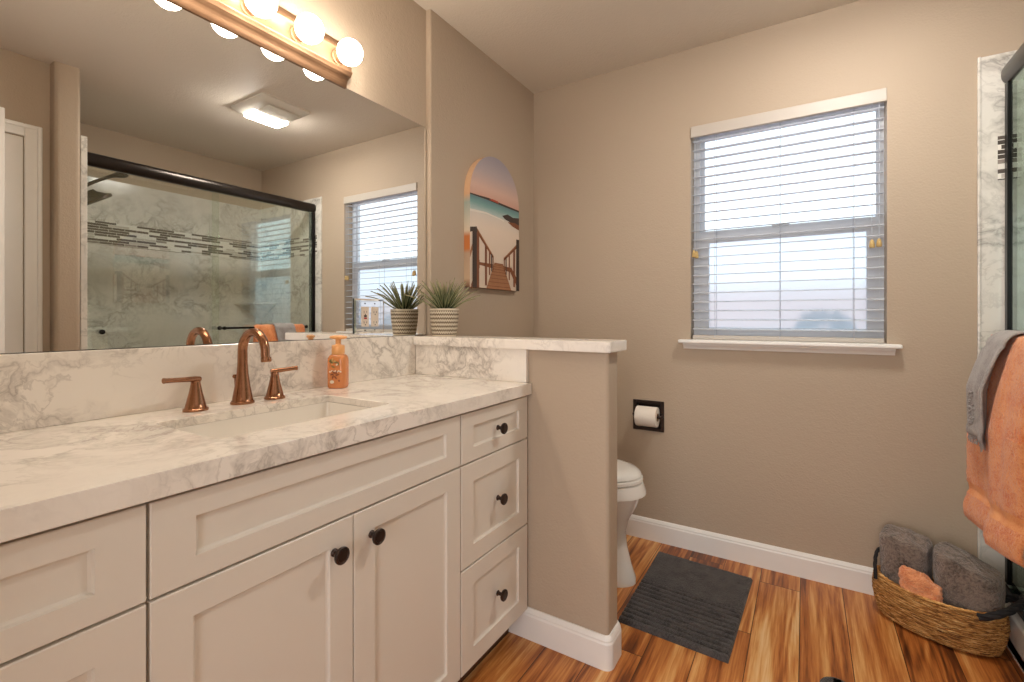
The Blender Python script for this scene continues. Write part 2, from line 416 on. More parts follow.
bm = bmesh.new(); box(bm, -.15, .603, 0, .15, 0, H); box(bm, .740, WX0, 0, .15, 0, H); box(bm, .603, .740, 0, .15, 0, .563); box(bm, .603, .740, 0, .15, .697, H); box(bm, WX1, 2.9, 0, .15, 0, H); box(bm, WX0, WX1, 0, .15, 0, WZ0); box(bm, WX0, WX1, 0, .15, WZ1, H)
struct('wall_far', bm, M['wall'])
struct('wall_right', B(XR, XR + .1, YB - .1, -1.60, 0, H), M['wall'])
bm = bmesh.new()                                    # stub wall at the end of the shower
r = .02; c = [(1.86 + r - r * math.cos(PI / 2 * k / 5), -1.60 + r - r * math.sin(PI / 2 * k / 5)) for k in range(6)]
c2 = [(1.86 + r - r * math.sin(PI / 2 * k / 5), YS - r + r * math.cos(PI / 2 * k / 5)) for k in range(6)]
prism(bm, c + [(2.9, -1.60), (2.9, YS)] + c2, 'z', 0, H); struct('wall_right_stub', bm, M['wall'])
struct('wall_shower', B(XS, XS + .1, YS - .1, .1, 0, H), M['wall'])
DX0, DX1 = .76, 1.585
bm = bmesh.new(); box(bm, -.15, DX0, YB - .11, YB, 0, H); box(bm, DX1, XR + .1, YB - .11, YB, 0, H); box(bm, DX0, DX1, YB - .11, YB, 2.045, H)
struct('wall_back', bm, M['wall'])
# bedroom beyond the doorway
bm = bmesh.new(); box(bm, -1.2, 3.4, -5.0, -2.8, -.05, 0); struct('floor_bedroom', bm, M['carpet'])
bm = bmesh.new(); box(bm, -1.2, 3.4, -5.0, -2.8, H, H + .05); struct('ceiling_bedroom', bm, M['ceiling'])
bm = bmesh.new(); box(bm, -1.3, -1.2, -5.0, -2.8, 0, H); box(bm, 3.4, 3.5, -5, -2.8, 0, H); box(bm, -1.3, 3.5, -5.1, -5, 0, H)
box(bm, -1.3, -.15, -2.8, -2.72, 0, H); box(bm, 2.03, 3.5, -2.8, -2.72, 0, H)
struct('wall_bedroom', bm, M['wall'])

BBP = [(0, 0), (.014, 0), (.014, .082), (.0115, .088), (.0115, .093), (.008, .100), (.004, .106), (0, .106)]
PX1, PY0, PY1, RC = .814, -.967, -.872, .013       # pony wall: end, front face, rear face, corner radius
struct('baseboard_far', sweep(bmesh.new(), [(1.897, 0), (.0, 0)], BBP), M['trim'])
struct('baseboard_left', sweep(bmesh.new(), [(0, 0), (0, PY1)], BBP), M['trim'])
def arc(cx, cy, r_, a0, a1, n=6): return [(cx + r_ * math.cos(a0 + (a1 - a0) * k / n), cy + r_ * math.sin(a0 + (a1 - a0) * k / n)) for k in range(n + 1)]
pp = [(0, PY1)] + arc(PX1 - RC, PY1 - RC, RC, PI / 2, 0) + arc(PX1 - RC, PY0 + RC, RC, 0, -PI / 2) + [(.0, PY0)]
bm = bmesh.new(); prism(bm, pp, 'z', 0, 1.018); o = struct('wall_pony', bm, M['wall'])
pb = [(0, PY1)] + arc(PX1 - RC, PY1 - RC, RC, PI / 2, 0) + arc(PX1 - RC, PY0 + RC, RC, 0, -PI / 2) + [(.44, PY0)]
struct('baseboard_pony', sweep(bmesh.new(), pb, BBP), M['trim'])
struct('baseboard_right', sweep(bmesh.new(), [(1.86, YS), (1.86, -1.60), (XR, -1.60), (XR, -1.63)][::-1][::-1], [(-d, z) for d, z in BBP]), M['trim'])

# ------------------------------------------------------------------ window, sill
win = bpy.data.objects.new('window_1', None); C.objects.link(win); win.location = (1.254, .09, 1.03); win['kind'] = 'structure'
def ringbox(bm, x0, x1, z0, z1, y0, y1, l, r_, b_, t):
    box(bm, x0, x0 + l, y0, y1, z0, z1); box(bm, x1 - r_, x1, y0, y1, z0, z1)
    box(bm, x0 + l, x1 - r_, y0, y1, z0, z0 + b_); box(bm, x0 + l, x1 - r_, y0, y1, z1 - t, z1)
bm = bmesh.new(); ringbox(bm, WX0 + .001, WX1 - .001, WZ0 + .001, WZ1 - .001, .075, .14, .028, .014, .025, .022); obj('frame', bm, M['vinyl'], win)
bm = bmesh.new(); ringbox(bm, .903, 1.619, 1.525, 2.036, .105, .13, .02, .012, .036, .02); obj('upper_sash', bm, M['vinyl'], win)
bm = bmesh.new(); ringbox(bm, .903, 1.619, 1.046, 1.550, .078, .104, .044, .046, .035, .052); obj('lower_sash', bm, M['vinyl'], win)
obj('upper_pane', B(.92, 1.61, .115, .119, 1.555, 2.02), M['winglass'], win)
bm = bmesh.new(); vs = [bm.verts.new(p) for p in ((.94, .09, 1.075), (1.58, .09, 1.075), (1.58, .09, 1.505), (.94, .09, 1.505))]; bm.faces.new(vs)
obj('obscured_pane', bm, M['frosted'], win)
bm = bmesh.new(); box(bm, 1.22, 1.29, .066, .082, 1.548, 1.562, .003); obj('latch', bm, M['vinyl'], win)
# stool with a sloping apron under it
bm = bmesh.new(); box(bm, .826, 1.676, -.045, .0, 1.006, 1.023, .005, 3); box(bm, WX0, WX1, -.002, .078, 1.006, 1.0235)
prism(bm, [(0, 1.006), (-.034, 1.006), (-.030, .998), (-.020, .990), (-.014, .982), (-.012, .978), (0, .978)], 'x', .846, 1.656)
struct('trim_1', bm, M['trim'])

# outdoors
struct('ground_outside', B(-6, 9, .2, 12, -.3, -.2), M['stucco'])
tag(obj('neighbor_wall', B(-4, 7, 3.6, 3.8, -.2, 1.45), M['stucco']), 'pinkish stucco garden wall blurred behind the obscured lower window pane', 'wall')
bm = bmesh.new()
for k in range(500):
    a = random.uniform(0, 2 * PI); z = random.random() ** .7; rr = math.sqrt(max(0, 1 - z * z * .9)) * random.uniform(.7, 1)
    p = Vector((1.43 + .20 * rr * math.cos(a), .42 + .14 * rr * math.sin(a), .75 + .40 * z))
    d = Vector((random.uniform(-1, 1), random.uniform(-1, 1), random.uniform(-.3, 1))).normalized() * .035; s_ = d.orthogonal().normalized() * .012
    bm.faces.new([bm.verts.new(q) for q in (p - d, p + s_, p + d, p - s_)])
tube(bm, [(1.45, .42, -.2), (1.45, .42, .4), (1.45, .42, .9)], .02)
tag(obj('shrub', bm, M['shrub']), 'blue-green rounded shrub blurred behind the bottom of the obscured window pane', 'plant')

# ------------------------------------------------------------------ blind
bl = thing('window_blind', 'white horizontal slat blind hanging inside the window recess', 'window blind', (1.254, .03, 1.03))
bm = bmesh.new(); box(bm, .877, 1.631, -.008, .008, 2.003, 2.056, .003); box(bm, .877, .885, .008, .04, 2.003, 2.056); obj('valance', bm, M['valance'], bl)
obj('head_rail', B(.885, 1.625, .012, .055, 2.015, 2.05), M['blind'], bl)
bm = bmesh.new(); zs = [1.075 + .0435 * k for k in range(22)]
for z in zs:
    rings = []
    for x in (.884, 1.625):
        ring = []
        for side in (1, -1):
            for q in (range(7) if side == 1 else range(6, -1, -1)):
                t = q / 6 * 2 - 1; y = .032 + t * .024
                ring.append((x, y, z + .0022 * (1 - t * t) + .0013 * side + t * .0025))
        rings.append(ring)
    loft(bm, rings)
obj('slats', bm, M['blind'], bl)
obj('bottom_rail', B(.884, 1.625, .008, .056, 1.0245, 1.044, .003), M['valance'], bl)
for x in (.985, 1.255, 1.525):
    bm = bmesh.new(); tube(bm, [(x, .006, 2.02), (x, .006, 1.035)], .0011, 6); tube(bm, [(x, .058, 2.02), (x, .058, 1.035)], .0011, 6)
    obj('ladder_cord', bm, M['cord'], bl)
for x, zt in ((.893, 1.437), (.905, 1.432), (1.583, 1.43), (1.606, 1.432)):
    bm = bmesh.new(); tube(bm, [(x, -.004, 2.01), (x + .001, -.004, 1.8), (x, -.004, zt + .02)], .0010, 6); cd = obj('lift_cord', bm, M['cord'], bl)
    bm = bmesh.new(); lathe(bm, [(.003, .018), (.006, .014), (.009, .0), (.010, -.012), (.008, -.016)], 16, Matrix.Translation((x, -.006, zt))); obj('tassel', bm, M['tassel'], cd, smooth=50)

# ------------------------------------------------------------------ closet door on the right wall (seen in the mirror), entrance door leaf
cs = [(0, 0), (.012, 0), (.016, .008), (.016, .05), (.010, .060), (.004, .066), (0, .066)]
bm = bmesh.new(); box(bm, XR - .016, XR, -1.697, -1.631, 0, 2.098, .004); box(bm, XR - .022, XR, -1.652, -1.634, 0, 2.09, .004)
box(bm, XR - .016, XR, -2.47, -2.404, 0, 2.098, .004); box(bm, XR - .016, XR, -2.404, -1.697, 2.034, 2.098, .004); box(bm, XR - .022, XR, -2.45, -1.652, 2.076, 2.094, .004)
struct('trim_2', bm, M['trim'])
dr = struct('door_1', B(XR - .004, XR + .03, -2.402, -1.70, .008, 2.030, .002), M['trim'])
bm = bmesh.new()
for z0, z1 in ((.2, .95), (1.1, 1.9)):
    for a in ((-2.3, -2.27), (-1.83, -1.80)): box(bm, XR - .009, XR - .003, a[0], a[1], z0, z1, .002)
    for a in ((z0, z0 + .03), (z1 - .03, z1)): box(bm, XR - .009, XR - .003, -2.3, -1.80, a[0], a[1], .002)
obj('panel_moulding', bm, M['trim'], dr)
bm = bmesh.new(); lathe(bm, [(.025, 0), (.025, .006), (.010, .012), (.010, .035), (.026, .045), (.028, .058), (.015, .066)], 24, Matrix.Translation((XR - .004, -2.34, .95)) @ Matrix.Rotation(-PI / 2, 4, 'Y'))
obj('door_knob', bm, M['bronze'], dr, smooth=40)
dr = struct('door_2', B(1.545, 1.580, -2.63, -1.838, .01, 2.035, .003), M['trim'])
bm = bmesh.new(); box(bm, DX0 - .06, DX0, YB, YB + .016, 0, 2.1, .004); box(bm, DX1, DX1 + .06, YB, YB + .016, 0, 2.1, .004); box(bm, DX0, DX1, YB, YB + .016, 2.045, 2.1, .004)
struct('trim_3', bm, M['trim'])

# ------------------------------------------------------------------ shower surround panels (setting)
SP = .012; PT = 2.094
bm = bmesh.new(); box(bm, 1.900, XS, -SP, 0, .12, PT); box(bm, 1.897, 1.906, -SP - .003, 0, .0, PT + .003, .003, 3)
struct('wall_shower_panel_far', bm, M['surround'])
struct('wall_shower_panel_back', B(XS - SP, XS, YS, -SP, .12, 2.088), M['surround'])
bm = bmesh.new(); box(bm, 1.872, XS - SP, YS, YS + SP, .12, PT); box(bm, 1.870, 1.880, YS, YS + .028, 0, PT + .002, .003, 3)
struct('wall_shower_panel_end', bm, M['surround'])
bm = bmesh.new(); box(bm, 1.950, XS - SP, -SP - .002, -SP, 1.632, 1.792); struct('trim_4', bm, M['mosaic'])
bm = bmesh.new(); box(bm, XS - SP - .002, XS - SP, YS + SP, -SP - .002, 1.632, 1.792); struct('trim_5', bm, M['mosaic'])
bm = bmesh.new(); box(bm, 1.958, XS - SP - .002, YS + SP, YS + SP + .002, 1.632, 1.792); struct('trim_6', bm, M['mosaic'])
bm = bmesh.new(); box(bm, 1.94, XS - .0005, YS + .0005, -.0005, 0, .04); box(bm, 1.94, 2.04, YS + .0005, -.0005, 0, .128, .008, 3)
box(bm, 2.04, XS - .0005, YS + .0005, YS + .04, .04, .119); box(bm, 2.04, XS - .0005, -.04, -.0005, .04, .119); box(bm, XS - .04, XS - .0005, YS + .04, -.04, .04, .119)
tag(obj('shower_tray', bm, M['porcelain']), 'white shower base with raised curb below the sliding glass doors', 'shower base')

sh = thing('shower_door', 'sliding glass shower doors in a dark bronze frame with rounded header', 'shower door', (1.99, -.73, .13))
bm = bmesh.new(); hp = []
for k in range(20):
    a = 2 * PI * k / 20; hp.append((1.990 + .034 * math.copysign(abs(math.cos(a)) ** .8, math.cos(a)), 2.010 + .037 * math.copysign(abs(math.sin(a)) ** .8, math.sin(a))))
for y in [-.0135]: pass
rings = []
for y, s_ in ((-.0135, .90), (-.018, .97), (-.026, 1), (YS + .03, 1), (YS + .015, 1)):
    rings.append([(1.990 + (x - 1.990) * s_, y, 2.010 + (z - 2.010) * s_) for x, z in hp])
loft(bm, rings); obj('header', bm, M['header'], sh, smooth=40)
for y0, y1 in ((-.040, -.0135), (YS + .0135, YS + .035)):
    bm = bmesh.new(); box(bm, 1.968, 2.014, y0, y1, .17, 1.978, .002); box(bm, 1.979, 1.985, y0 - .003 if y0 > -.5 else y0, y1 + (.003 if y0 < -.5 else 0), .17, 1.975, .001); obj('jamb', bm, M['black'], sh)
bm = bmesh.new(); box(bm, 1.960, 2.025, YS + .0135, -.0135, .130, .150, .003); box(bm, 1.960, 1.966, YS + .0135, -.0135, .15, .172, .001); box(bm, 1.988, 1.992, YS + .0135, -.0135, .15, .168); obj('track', bm, M['black'], sh)
g1 = obj('glass_panel', B(1.975, 1.981, -.79, -.030, .155, 1.985), M['showerglass'], sh)
g2 = obj('glass_panel', B(1.998, 2.004, YS + .03, -.735, .155, 1.985), M['showerglass'], sh)
bm = bmesh.new(); tube(bm, [(1.912, -.745, 1.058), (1.912, -.135, 1.058)], .0075, 12); tb = obj('towel_bar', bm, M['black'], g1, smooth=50)
for y in (-.745, -.135):
    bm = bmesh.new(); lathe(bm, [(.014, 0), (.014, .006), (.008, .01), (.008, .055), (.012, .058), (.012, .07), (.005, .073)], 16, Matrix.Translation((1.975, y, 1.058)) @ Matrix.Rotation(-PI / 2, 4, 'Y'))
    obj('bracket', bm, M['black'], tb, smooth=40)
for y, r_ in ((-1.372, .014),):
    bm = bmesh.new(); lathe(bm, [(r_ * .5, 0), (r_ * .5, .012), (r_, .016), (r_, .026), (r_ * .6, .03)], 20, Matrix.Translation((1.998, y, 1.048)) @ Matrix.Rotation(-PI / 2, 4, 'Y')); obj('pull_knob', bm, M['black'], g2, smooth=40)

# shower head with a hand wand, on the end wall
sw = thing('handheld_shower', 'dark bronze shower head with hand wand on the shower end wall', 'shower head', (2.35, YS + SP, 1.95))
bm = bmesh.new(); lathe(bm, [(.035, 0), (.035, .006), (.014, .014), (.012, .05)], 20, Matrix.Translation((2.35, YS + SP, 1.955)) @ Matrix.Rotation(-PI / 2, 4, 'X'))
tube(bm, [(2.35, YS + .03, 1.955), (2.35, -1.38, 1.93), (2.35, -1.34, 1.895)], .011, 12); obj('shower_arm', bm, M['bronze'], sw, smooth=40)
bm = bmesh.new(); hm = Matrix.Translation((2.35, -1.285, 1.868)) @ Matrix.Scale(1.22, 4) @ Matrix.Rotation(math.radians(-146), 4, 'X')
lathe(bm, [(.014, -.045), (.022, -.03), (.05, -.008), (.068, .0), (.068, .012), (.060, .016)], 28, hm); obj('spray_head', bm, M['bronze'], sw, smooth=40)
bm = bmesh.new(); tube(bm, smoothpts([(2.35, -1.36, 1.915), (2.35, -1.30, 1.965), (2.35, -1.22, 2.020), (2.35, -1.17, 2.045), (2.35, -1.12, 2.050)], 5), [.017] * 8 + [.017, .016, .018, .020, .022, .026, .03, .034, .034, .032, .028, .020, .010][:13], 14, flat=.6)
obj('hand_wand', bm, M['bronze'], sw, smooth=60)

# corner shelf in the shower
bm = bmesh.new(); t0 = (XS - SP, -SP)
rings = []
for z, s_ in ((1.12, .12), (1.20, .62), (1.245, 1), (1.262, 1)):
    rings.append([(t0[0], t0[1], z), (t0[0] - .24 * s_, t0[1], z), (t0[0] - .15 * s_, t0[1] - .15 * s_, z), (t0[0], t0[1] - .24 * s_, z)])
loft(bm, rings); tag(obj('corner_shelf', bm, M['surround']), 'marbled triangular corner shelf inside the shower, below the mosaic band', 'shelf')

# ================================================================== VANITY
FX = .52     # plane of the drawer and door faces
def shaker(y0, y1, z0, z1, ry, rz, x=FX, th=.019, ch=.006, rc=.008):
    bm = bmesh.new(); e = .0015
    def ring(yo, zo, xx): return [bm.verts.new((xx, y0 + yo, z0 + zo)), bm.verts.new((xx, y1 - yo, z0 + zo)), bm.verts.new((xx, y1 - yo, z1 - zo)), bm.verts.new((xx, y0 + yo, z1 - zo))]
    rs = [ring(0, 0, x - th), ring(0, 0, x - e), ring(e, e, x), ring(ry, rz, x), ring(ry + ch * .35, rz + ch * .35, x - rc * .75), ring(ry + ch, rz + ch, x - rc)]
    for a, b_ in zip(rs, rs[1:]):
        for k in range(4): bm.faces.new((a[k], a[(k + 1) % 4], b_[(k + 1) % 4], b_[k]))
    bm.faces.new(rs[0]); bm.faces.new(rs[-1]); return bm
KP = [(.0085, 0), (.0085, .002), (.0058, .005), (.0052, .014), (.007, .018), (.0160, .0205), (.0176, .023), (.0176, .027), (.0162, .0285), (.0130, .0292), (.0120, .028), (.003, .0285)]
def knob(y, z, parent, x=FX):
    bm = bmesh.new(); lathe(bm, KP, 28, Matrix.Translation((x, y, z)) @ Matrix.Rotation(PI / 2, 4, 'Y')); return obj('knob', bm, M['bronze'], parent, smooth=35)
def carcass(name, label, y0, y1):
    t = thing(name, label, 'cabinet', (.25, (y0 + y1) / 2, 0))
    bm = bmesh.new(); x0, x1 = 0, FX - .0195
    box(bm, x0, x1, y0, y0 + .016, .095, .855); box(bm, x0, x1, y1 - .016, y1, .095, .855); box(bm, x0, x1, y0 + .016, y1 - .016, .095, .11)
    box(bm, x0, x0 + .01, y0 + .016, y1 - .016, .11, .855); box(bm, x1 - .02, x1, y0 + .016, y1 - .016, .835, .855); box(bm, x1 - .015, x1, y0 + .016, y1 - .016, .69, .715)
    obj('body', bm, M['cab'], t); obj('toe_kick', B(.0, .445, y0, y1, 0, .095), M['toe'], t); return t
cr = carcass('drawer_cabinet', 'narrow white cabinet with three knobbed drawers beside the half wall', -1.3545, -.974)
for z0, z1, rz, kz in ((.708, .852, .040, .780), (.407, .703, .055, .557), (.104, .402, .055, .254)):
    d = obj('drawer', shaker(-1.352, -.976, z0, z1, .058, rz), M['cab'], cr); knob(-1.166, kz, d)
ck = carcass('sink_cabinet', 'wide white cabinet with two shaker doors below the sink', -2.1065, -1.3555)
obj('false_drawer_front', shaker(-2.104, -1.357, .708, .852, .062, .040), M['cab'], ck)
for y0, y1, ky in ((-2.104, -1.7315, -1.780), (-1.7285, -1.357, -1.681)):
    d = obj('door', shaker(y0, y1, .104, .703, .058, .050), M['cab'], ck); knob(ky, .642, d)
cl = carcass('drawer_cabinet', 'white drawer cabinet at the far left end below the countertop', -2.6785, -2.1075)
for z0, z1, rz in ((.708, .852, .040), (.407, .703, .055), (.104, .402, .055)):
    d = obj('drawer', shaker(-2.676, -2.109, z0, z1, .060, rz), M['cab'], cl); knob(-2.39, (z0 + z1) / 2, d)

# countertop with sink cut-out
SX0, SX1, SY0, SY1, SR = .146, .412, -1.955, -1.515, .016
bm = bmesh.new(); X0, X1, Y0, Y1, Z0, Z1 = 0.0, .535, -2.679, -.971, .860, .900; ee = .003
def rr(x0, x1, y0, y1, r_, n=5):
    out = []
    for cx, cy, a0 in ((x1 - r_, y1 - r_, 0), (x0 + r_, y1 - r_, PI / 2), (x0 + r_, y0 + r_, PI), (x1 - r_, y0 + r_, 3 * PI / 2)):
        out += [(cx + r_ * math.cos(a0 + PI / 2 * k / n), cy + r_ * math.sin(a0 + PI / 2 * k / n)) for k in range(n + 1)]
    return out
def slab_hole(bm, outer, inner, z0, z1, lip, zl):
    n = len(inner)
    def ring(pts, z): return [bm.verts.new((p[0], p[1], z)) for p in pts]
    O1, O0 = ring(outer, z1), ring(outer, zl); P0, P1 = ring(lip, zl), ring(lip, z0); I1, I0 = ring(inner, z1), ring(inner, z0)
    for a, b_ in ((O1, I1), (I1, I0), (I0, P1), (P1, P0), (P0, O0), (O0, O1)):
        for k in range(n): bm.faces.new((a[k], a[(k + 1) % n], b_[(k + 1) % n], b_[k]))
slab_hole(bm, rr(XL + .0005, X1, Y0, Y1, .002), rr(SX0, SX1, SY0, SY1, SR), .880, Z1, rr(XL + .004, .512, Y0 + .004, Y1 - .004, .002), Z0)
o = tag(obj('countertop', bm, M['quartz']), 'white quartz vanity countertop with grey veins and a rectangular sink opening', 'countertop')
modify(o, 'BEVEL', width=.002, segments=2, limit_method='ANGLE', angle_limit=math.radians(60))
tag(obj('backsplash', B(XL, -.003, Y0, -.9855, .9002, 1.0560, .0015), M['quartz']), 'long veined quartz backsplash below the wide mirror', 'backsplash')
tag(obj('backsplash', B(-.0028, .520, -.9855, -.9675, .9002, 1.0178, .0015), M['quartz']), 'short veined quartz side splash on the half wall under the ledge', 'backsplash')
bm = bmesh.new(); prism(bm, [(-.0025, -1.0), (.834, -1.0), (.834, -.843), (.0012, -.843), (.0012, -.898), (-.0025, -.898)], 'z', 1.0182, 1.0535)
bmesh.ops.bevel(bm, geom=[e for e in bm.edges], offset=.0022, segments=2, affect='EDGES')
tag(obj('ledge', bm, M['quartz'], smooth=30), 'veined quartz ledge capping the half wall beside the toilet', 'ledge')

# sink basin
bm = bmesh.new(); rings = []
for ins, z in ((-.012, .8795), (-.001, .8795), (.001, .868), (.006, .80), (.014, .772), (.032, .758), (.07, .752)):
    rings.append([(x, y, z) for x, y in rr(SX0 + ins, SX1 - ins, SY0 + ins, SY1 - ins, max(SR - ins * .3, .012))])
rings.append([(.27 + .022 * math.cos(2 * PI * (k + .5) / 24), -1.735 + .022 * math.sin(2 * PI * (k + .5) / 24), .742) for k in range(24)])
n = len(rings[0]); R2 = [[bm.verts.new(p) for p in r_] for r_ in rings[:-1]]
for a, b_ in zip(R2, R2[1:]):
    for k in range(n): bm.faces.new((a[k], a[(k + 1) % n], b_[(k + 1) % n], b_[k]))
bm.faces.new(R2[-1])
sk = obj('sink_basin', bm, M['sink'], smooth=50); modify(sk, 'SOLIDIFY', thickness=.006, offset=-1)
tag(sk, 'rectangular white undermount sink set into the quartz countertop', 'sink')
bm = bmesh.new(); lathe(bm, [(.021, 0), (.021, .003), (.016, .004), (.014, .0015), (.002, .0015)], 24, Matrix.Translation((.27, -1.735, .7525))); obj('drain', bm, M['copper'], sk, smooth=40)

# faucet
fa = thing('faucet', 'brushed copper widespread faucet with arched spout and two lever handles', 'faucet', (.058, -1.735, .9))
FXc = .070
FY = -1.7235
bm = bmesh.new(); lathe(bm, [(.029, 0), (.029, .005), (.0255, .009), (.0235, .020), (.0185, .048), (.0145, .078), (.0125, .105)], 32, Matrix.Translation((FXc, FY, .9003)))
arcp = [(FXc, FY, 1.0), (FXc, FY, 1.03)]; ra = .053
for k in range(15):
    a = PI - (PI * 1.05) * k / 14; arcp.append((FXc + ra + ra * math.cos(a), FY, 1.041 + .050 * math.sin(a)))
arcp.append((FXc + 2 * ra + .002, FY, 1.024))
tube(bm, arcp, [.0125, .0122] + [.0119 - .0012 * k / 14 for k in range(15)] + [.0106], 20)
sp = obj('spout', bm, M['copper'], fa, smooth=40)
bm = bmesh.new(); lathe(bm, [(.0118, 0), (.0125, -.003), (.0125, -.010), (.011, -.012), (.008, -.010)], 24, Matrix.Translation((FXc + 2 * ra + .003, FY, 1.028)) @ Matrix.Rotation(math.radians(-6), 4, 'Y')); obj('nozzle', bm, M['copper'], sp, smooth=40)
bm = bmesh.new(); lathe(bm, [(.0025, 0), (.0025, .040), (.006, .042), (.0068, .047), (.0045, .051)], 16, Matrix.Translation((FXc - .026, FY - .004, .925)) @ Matrix.Rotation(math.radians(-4), 4, 'Y')); obj('lift_rod', bm, M['copper'], sp, smooth=40)
for y, s_, ll in ((-1.838, -1, .074), (-1.633, 1, .060)):
    bm = bmesh.new(); lathe(bm, [(.0275, 0), (.0275, .005), (.0235, .008), (.0205, .020), (.0145, .045), (.0105, .066), (.0105, .071), (.008, .074)], 32, Matrix.Translation((FXc, y, .9003)))
    h = obj('handle', bm, M['copper'], fa, smooth=40)
    bm = bmesh.new(); tube(bm, [(FXc - .004, y - s_ * .010, .9765), (FXc, y + s_ * .002, .978), (FXc + .006, y + s_ * ll * .5, .980), (FXc + .012, y + s_ * (ll - .004), .982), (FXc + .0125, y + s_ * ll, .982)], [.0078, .0082, .0070, .0072, .0080], 16, flat=.85); obj('lever', bm, M['copper'], h, smooth=50)

# soap bottle
BX, BY = .052, -1.404
sb = thing('soap_bottle', 'amber orange foaming hand soap bottle with peach pump beside the faucet', 'soap bottle', (BX, BY, .9), rz=math.radians(32))
bm = bmesh.new(); rings = []
def sq(a, b_, z, n=32, p=.55): return [(a * math.copysign(abs(math.cos(2 * PI * k / n)) ** p, math.cos(2 * PI * k / n)), b_ * math.copysign(abs(math.sin(2 * PI * k / n)) ** p, math.sin(2 * PI * k / n)), z) for k in range(n)]
for s_, z in ((.88, .0006), (.97, .004), (1, .012), (1, .088), (.96, .098), (.82, .106), (.62, .110)): rings.append(sq(.031 * s_, .025 * s_, z))
loft(bm, rings); bd = obj('bottle_body', bm, M['bottle'], sb, local=True, smooth=50)
bm = bmesh.new(); lathe(bm, [(.0195, .109), (.0205, .112), (.0205, .136), (.0185, .140), (.010, .142), (.0085, .144), (.0085, .158), (.012, .160)], 28); pm = obj('pump', bm, M['pump'], sb, local=True, smooth=40)
bm = bmesh.new(); rings = []
for yy, w_, h_ in ((-.026, .010, .004), (-.018, .0135, .006), (0, .0145, .007), (.016, .013, .0065), (.026, .007, .004)):
    rings.append([(w_ * math.cos(2 * PI * k / 16), yy, .165 + h_ * math.sin(2 * PI * k / 16)) for k in range(16)])
loft(bm, rings); bmesh.ops.rotate(bm, verts=bm.verts, matrix=Matrix.Rotation(PI / 2, 3, 'Z')); obj('nozzle', bm, M['pump'], pm, local=True, smooth=50)
bm = bmesh.new()        # printed front: sprig, script line, mug-like blot, seal (curved by hand onto the flat front)
def blot(cx, cz, a, b_, rot, mi, y=-.0258, n=10):
    vs = []
    for k in range(n):
        t = 2 * PI * k / n; x = a * math.cos(t); z = b_ * math.sin(t); vs.append(bm.verts.new((cx + x * math.cos(rot) - z * math.sin(rot), y - .0001 * mi, cz + x * math.sin(rot) + z * math.cos(rot))))
    f = bm.faces.new(vs); f.material_index = mi
rnd = random.Random(3)
for k in range(10): blot(rnd.uniform(-.017, .015), rnd.uniform(.070, .094), .006, .0022, rnd.uniform(0, 3), 3 if k % 3 else 2)
for k in range(6): blot(-.002 + .009 * math.cos(k), .045 + .009 * math.sin(k), .0068, .0024, k + .4, 1)
for k in range(7): blot(-.017 + k * .0056, .056 + (.0015 if k % 2 else -.001), .0032, .0026, .5 * k, 0)
blot(-.011, .022, .007, .0055, 0, 0); blot(.012, .026, .003, .003, 0, 1); blot(.005, .078, .004, .003, .5, 0)
obj('label', bm, [M['lblwhite'], M['lblbrown'], M['lblgold'], M['lblgreen']], bd, local=True)

# mirror with outlet plate
mr = thing('mirror', 'wide frameless wall mirror above the vanity backsplash', 'mirror', (-.0225, -1.79, 1.0565))
bm = bmesh.new(); box(bm, XL + .0003, -.020, Y0 + .001, -.9005, 1.0565, 1.9375, .0012, 1)
for f in bm.faces: f.material_index = 0 if f.normal.x > .9 else 1
obj('mirror_glass', bm, [M['mirror'], M['mirroredge']], mr)
pl = thing('outlet', 'mirrored two-gang outlet plate with two cream receptacles, set low on the mirror', 'outlet', (-.0198, -1.2135, 1.071))
bm = bmesh.new(); y0, y1, z0, z1 = -1.283, -1.144, 1.071, 1.198
rs = []
for ins, x in ((0, -.0198), (0, -.0155), (.006, -.0135)): rs.append([bm.verts.new(p) for p in ((x, y0 + ins, z0 + ins), (x, y1 - ins, z0 + ins), (x, y1 - ins, z1 - ins), (x, y0 + ins, z1 - ins))])
for q, (a, b_) in enumerate(zip(rs, rs[1:])):
    for k in range(4): bm.faces.new((a[k], a[(k + 1) % 4], b_[(k + 1) % 4], b_[k])).material_index = 1 if q == 0 else 0
bm.faces.new(rs[0]).material_index = 1; bm.faces.new(rs[-1]).material_index = 0
obj('mirror_plate', bm, [M['mirror'], M['mirroredge']], pl)
for yc, gf in ((-1.2365, True), (-1.1905, False)):
    rcp = obj('receptacle', B(-.0140, -.0115, yc - .0170, yc + .0170, 1.096, 1.169, .001), M['outlet'], pl)
    for zc in (1.112, 1.150):
        for dy, hh in ((-.006, .0042), (.006, .0036)): obj('slot', B(-.0118, -.0112, yc + dy - .0009, yc + dy + .0009, zc - hh, zc + hh), M['slot'], rcp)
        obj('slot', lathe(bmesh.new(), [(.0022, 0), (.0022, .0004)], 10, Matrix.Translation((-.0115, yc, zc - .009)) @ Matrix.Rotation(PI / 2, 4, 'Y')), M['slot'], rcp)
    for zc in (1.181, 1.083): obj('screw', lathe(bmesh.new(), [(.0028, 0), (.0024, .0012)], 12, Matrix.Translation((-.0136, yc, zc)) @ Matrix.Rotation(PI / 2, 4, 'Y')), M['bronze'], pl)
    if gf:
        obj('test_button', B(-.0116, -.0105, yc - .006, yc + .006, 1.132, 1.138), M['slot'], rcp); obj('reset_button', B(-.0116, -.0105, yc - .006, yc + .006, 1.124, 1.130), M['red'], rcp)

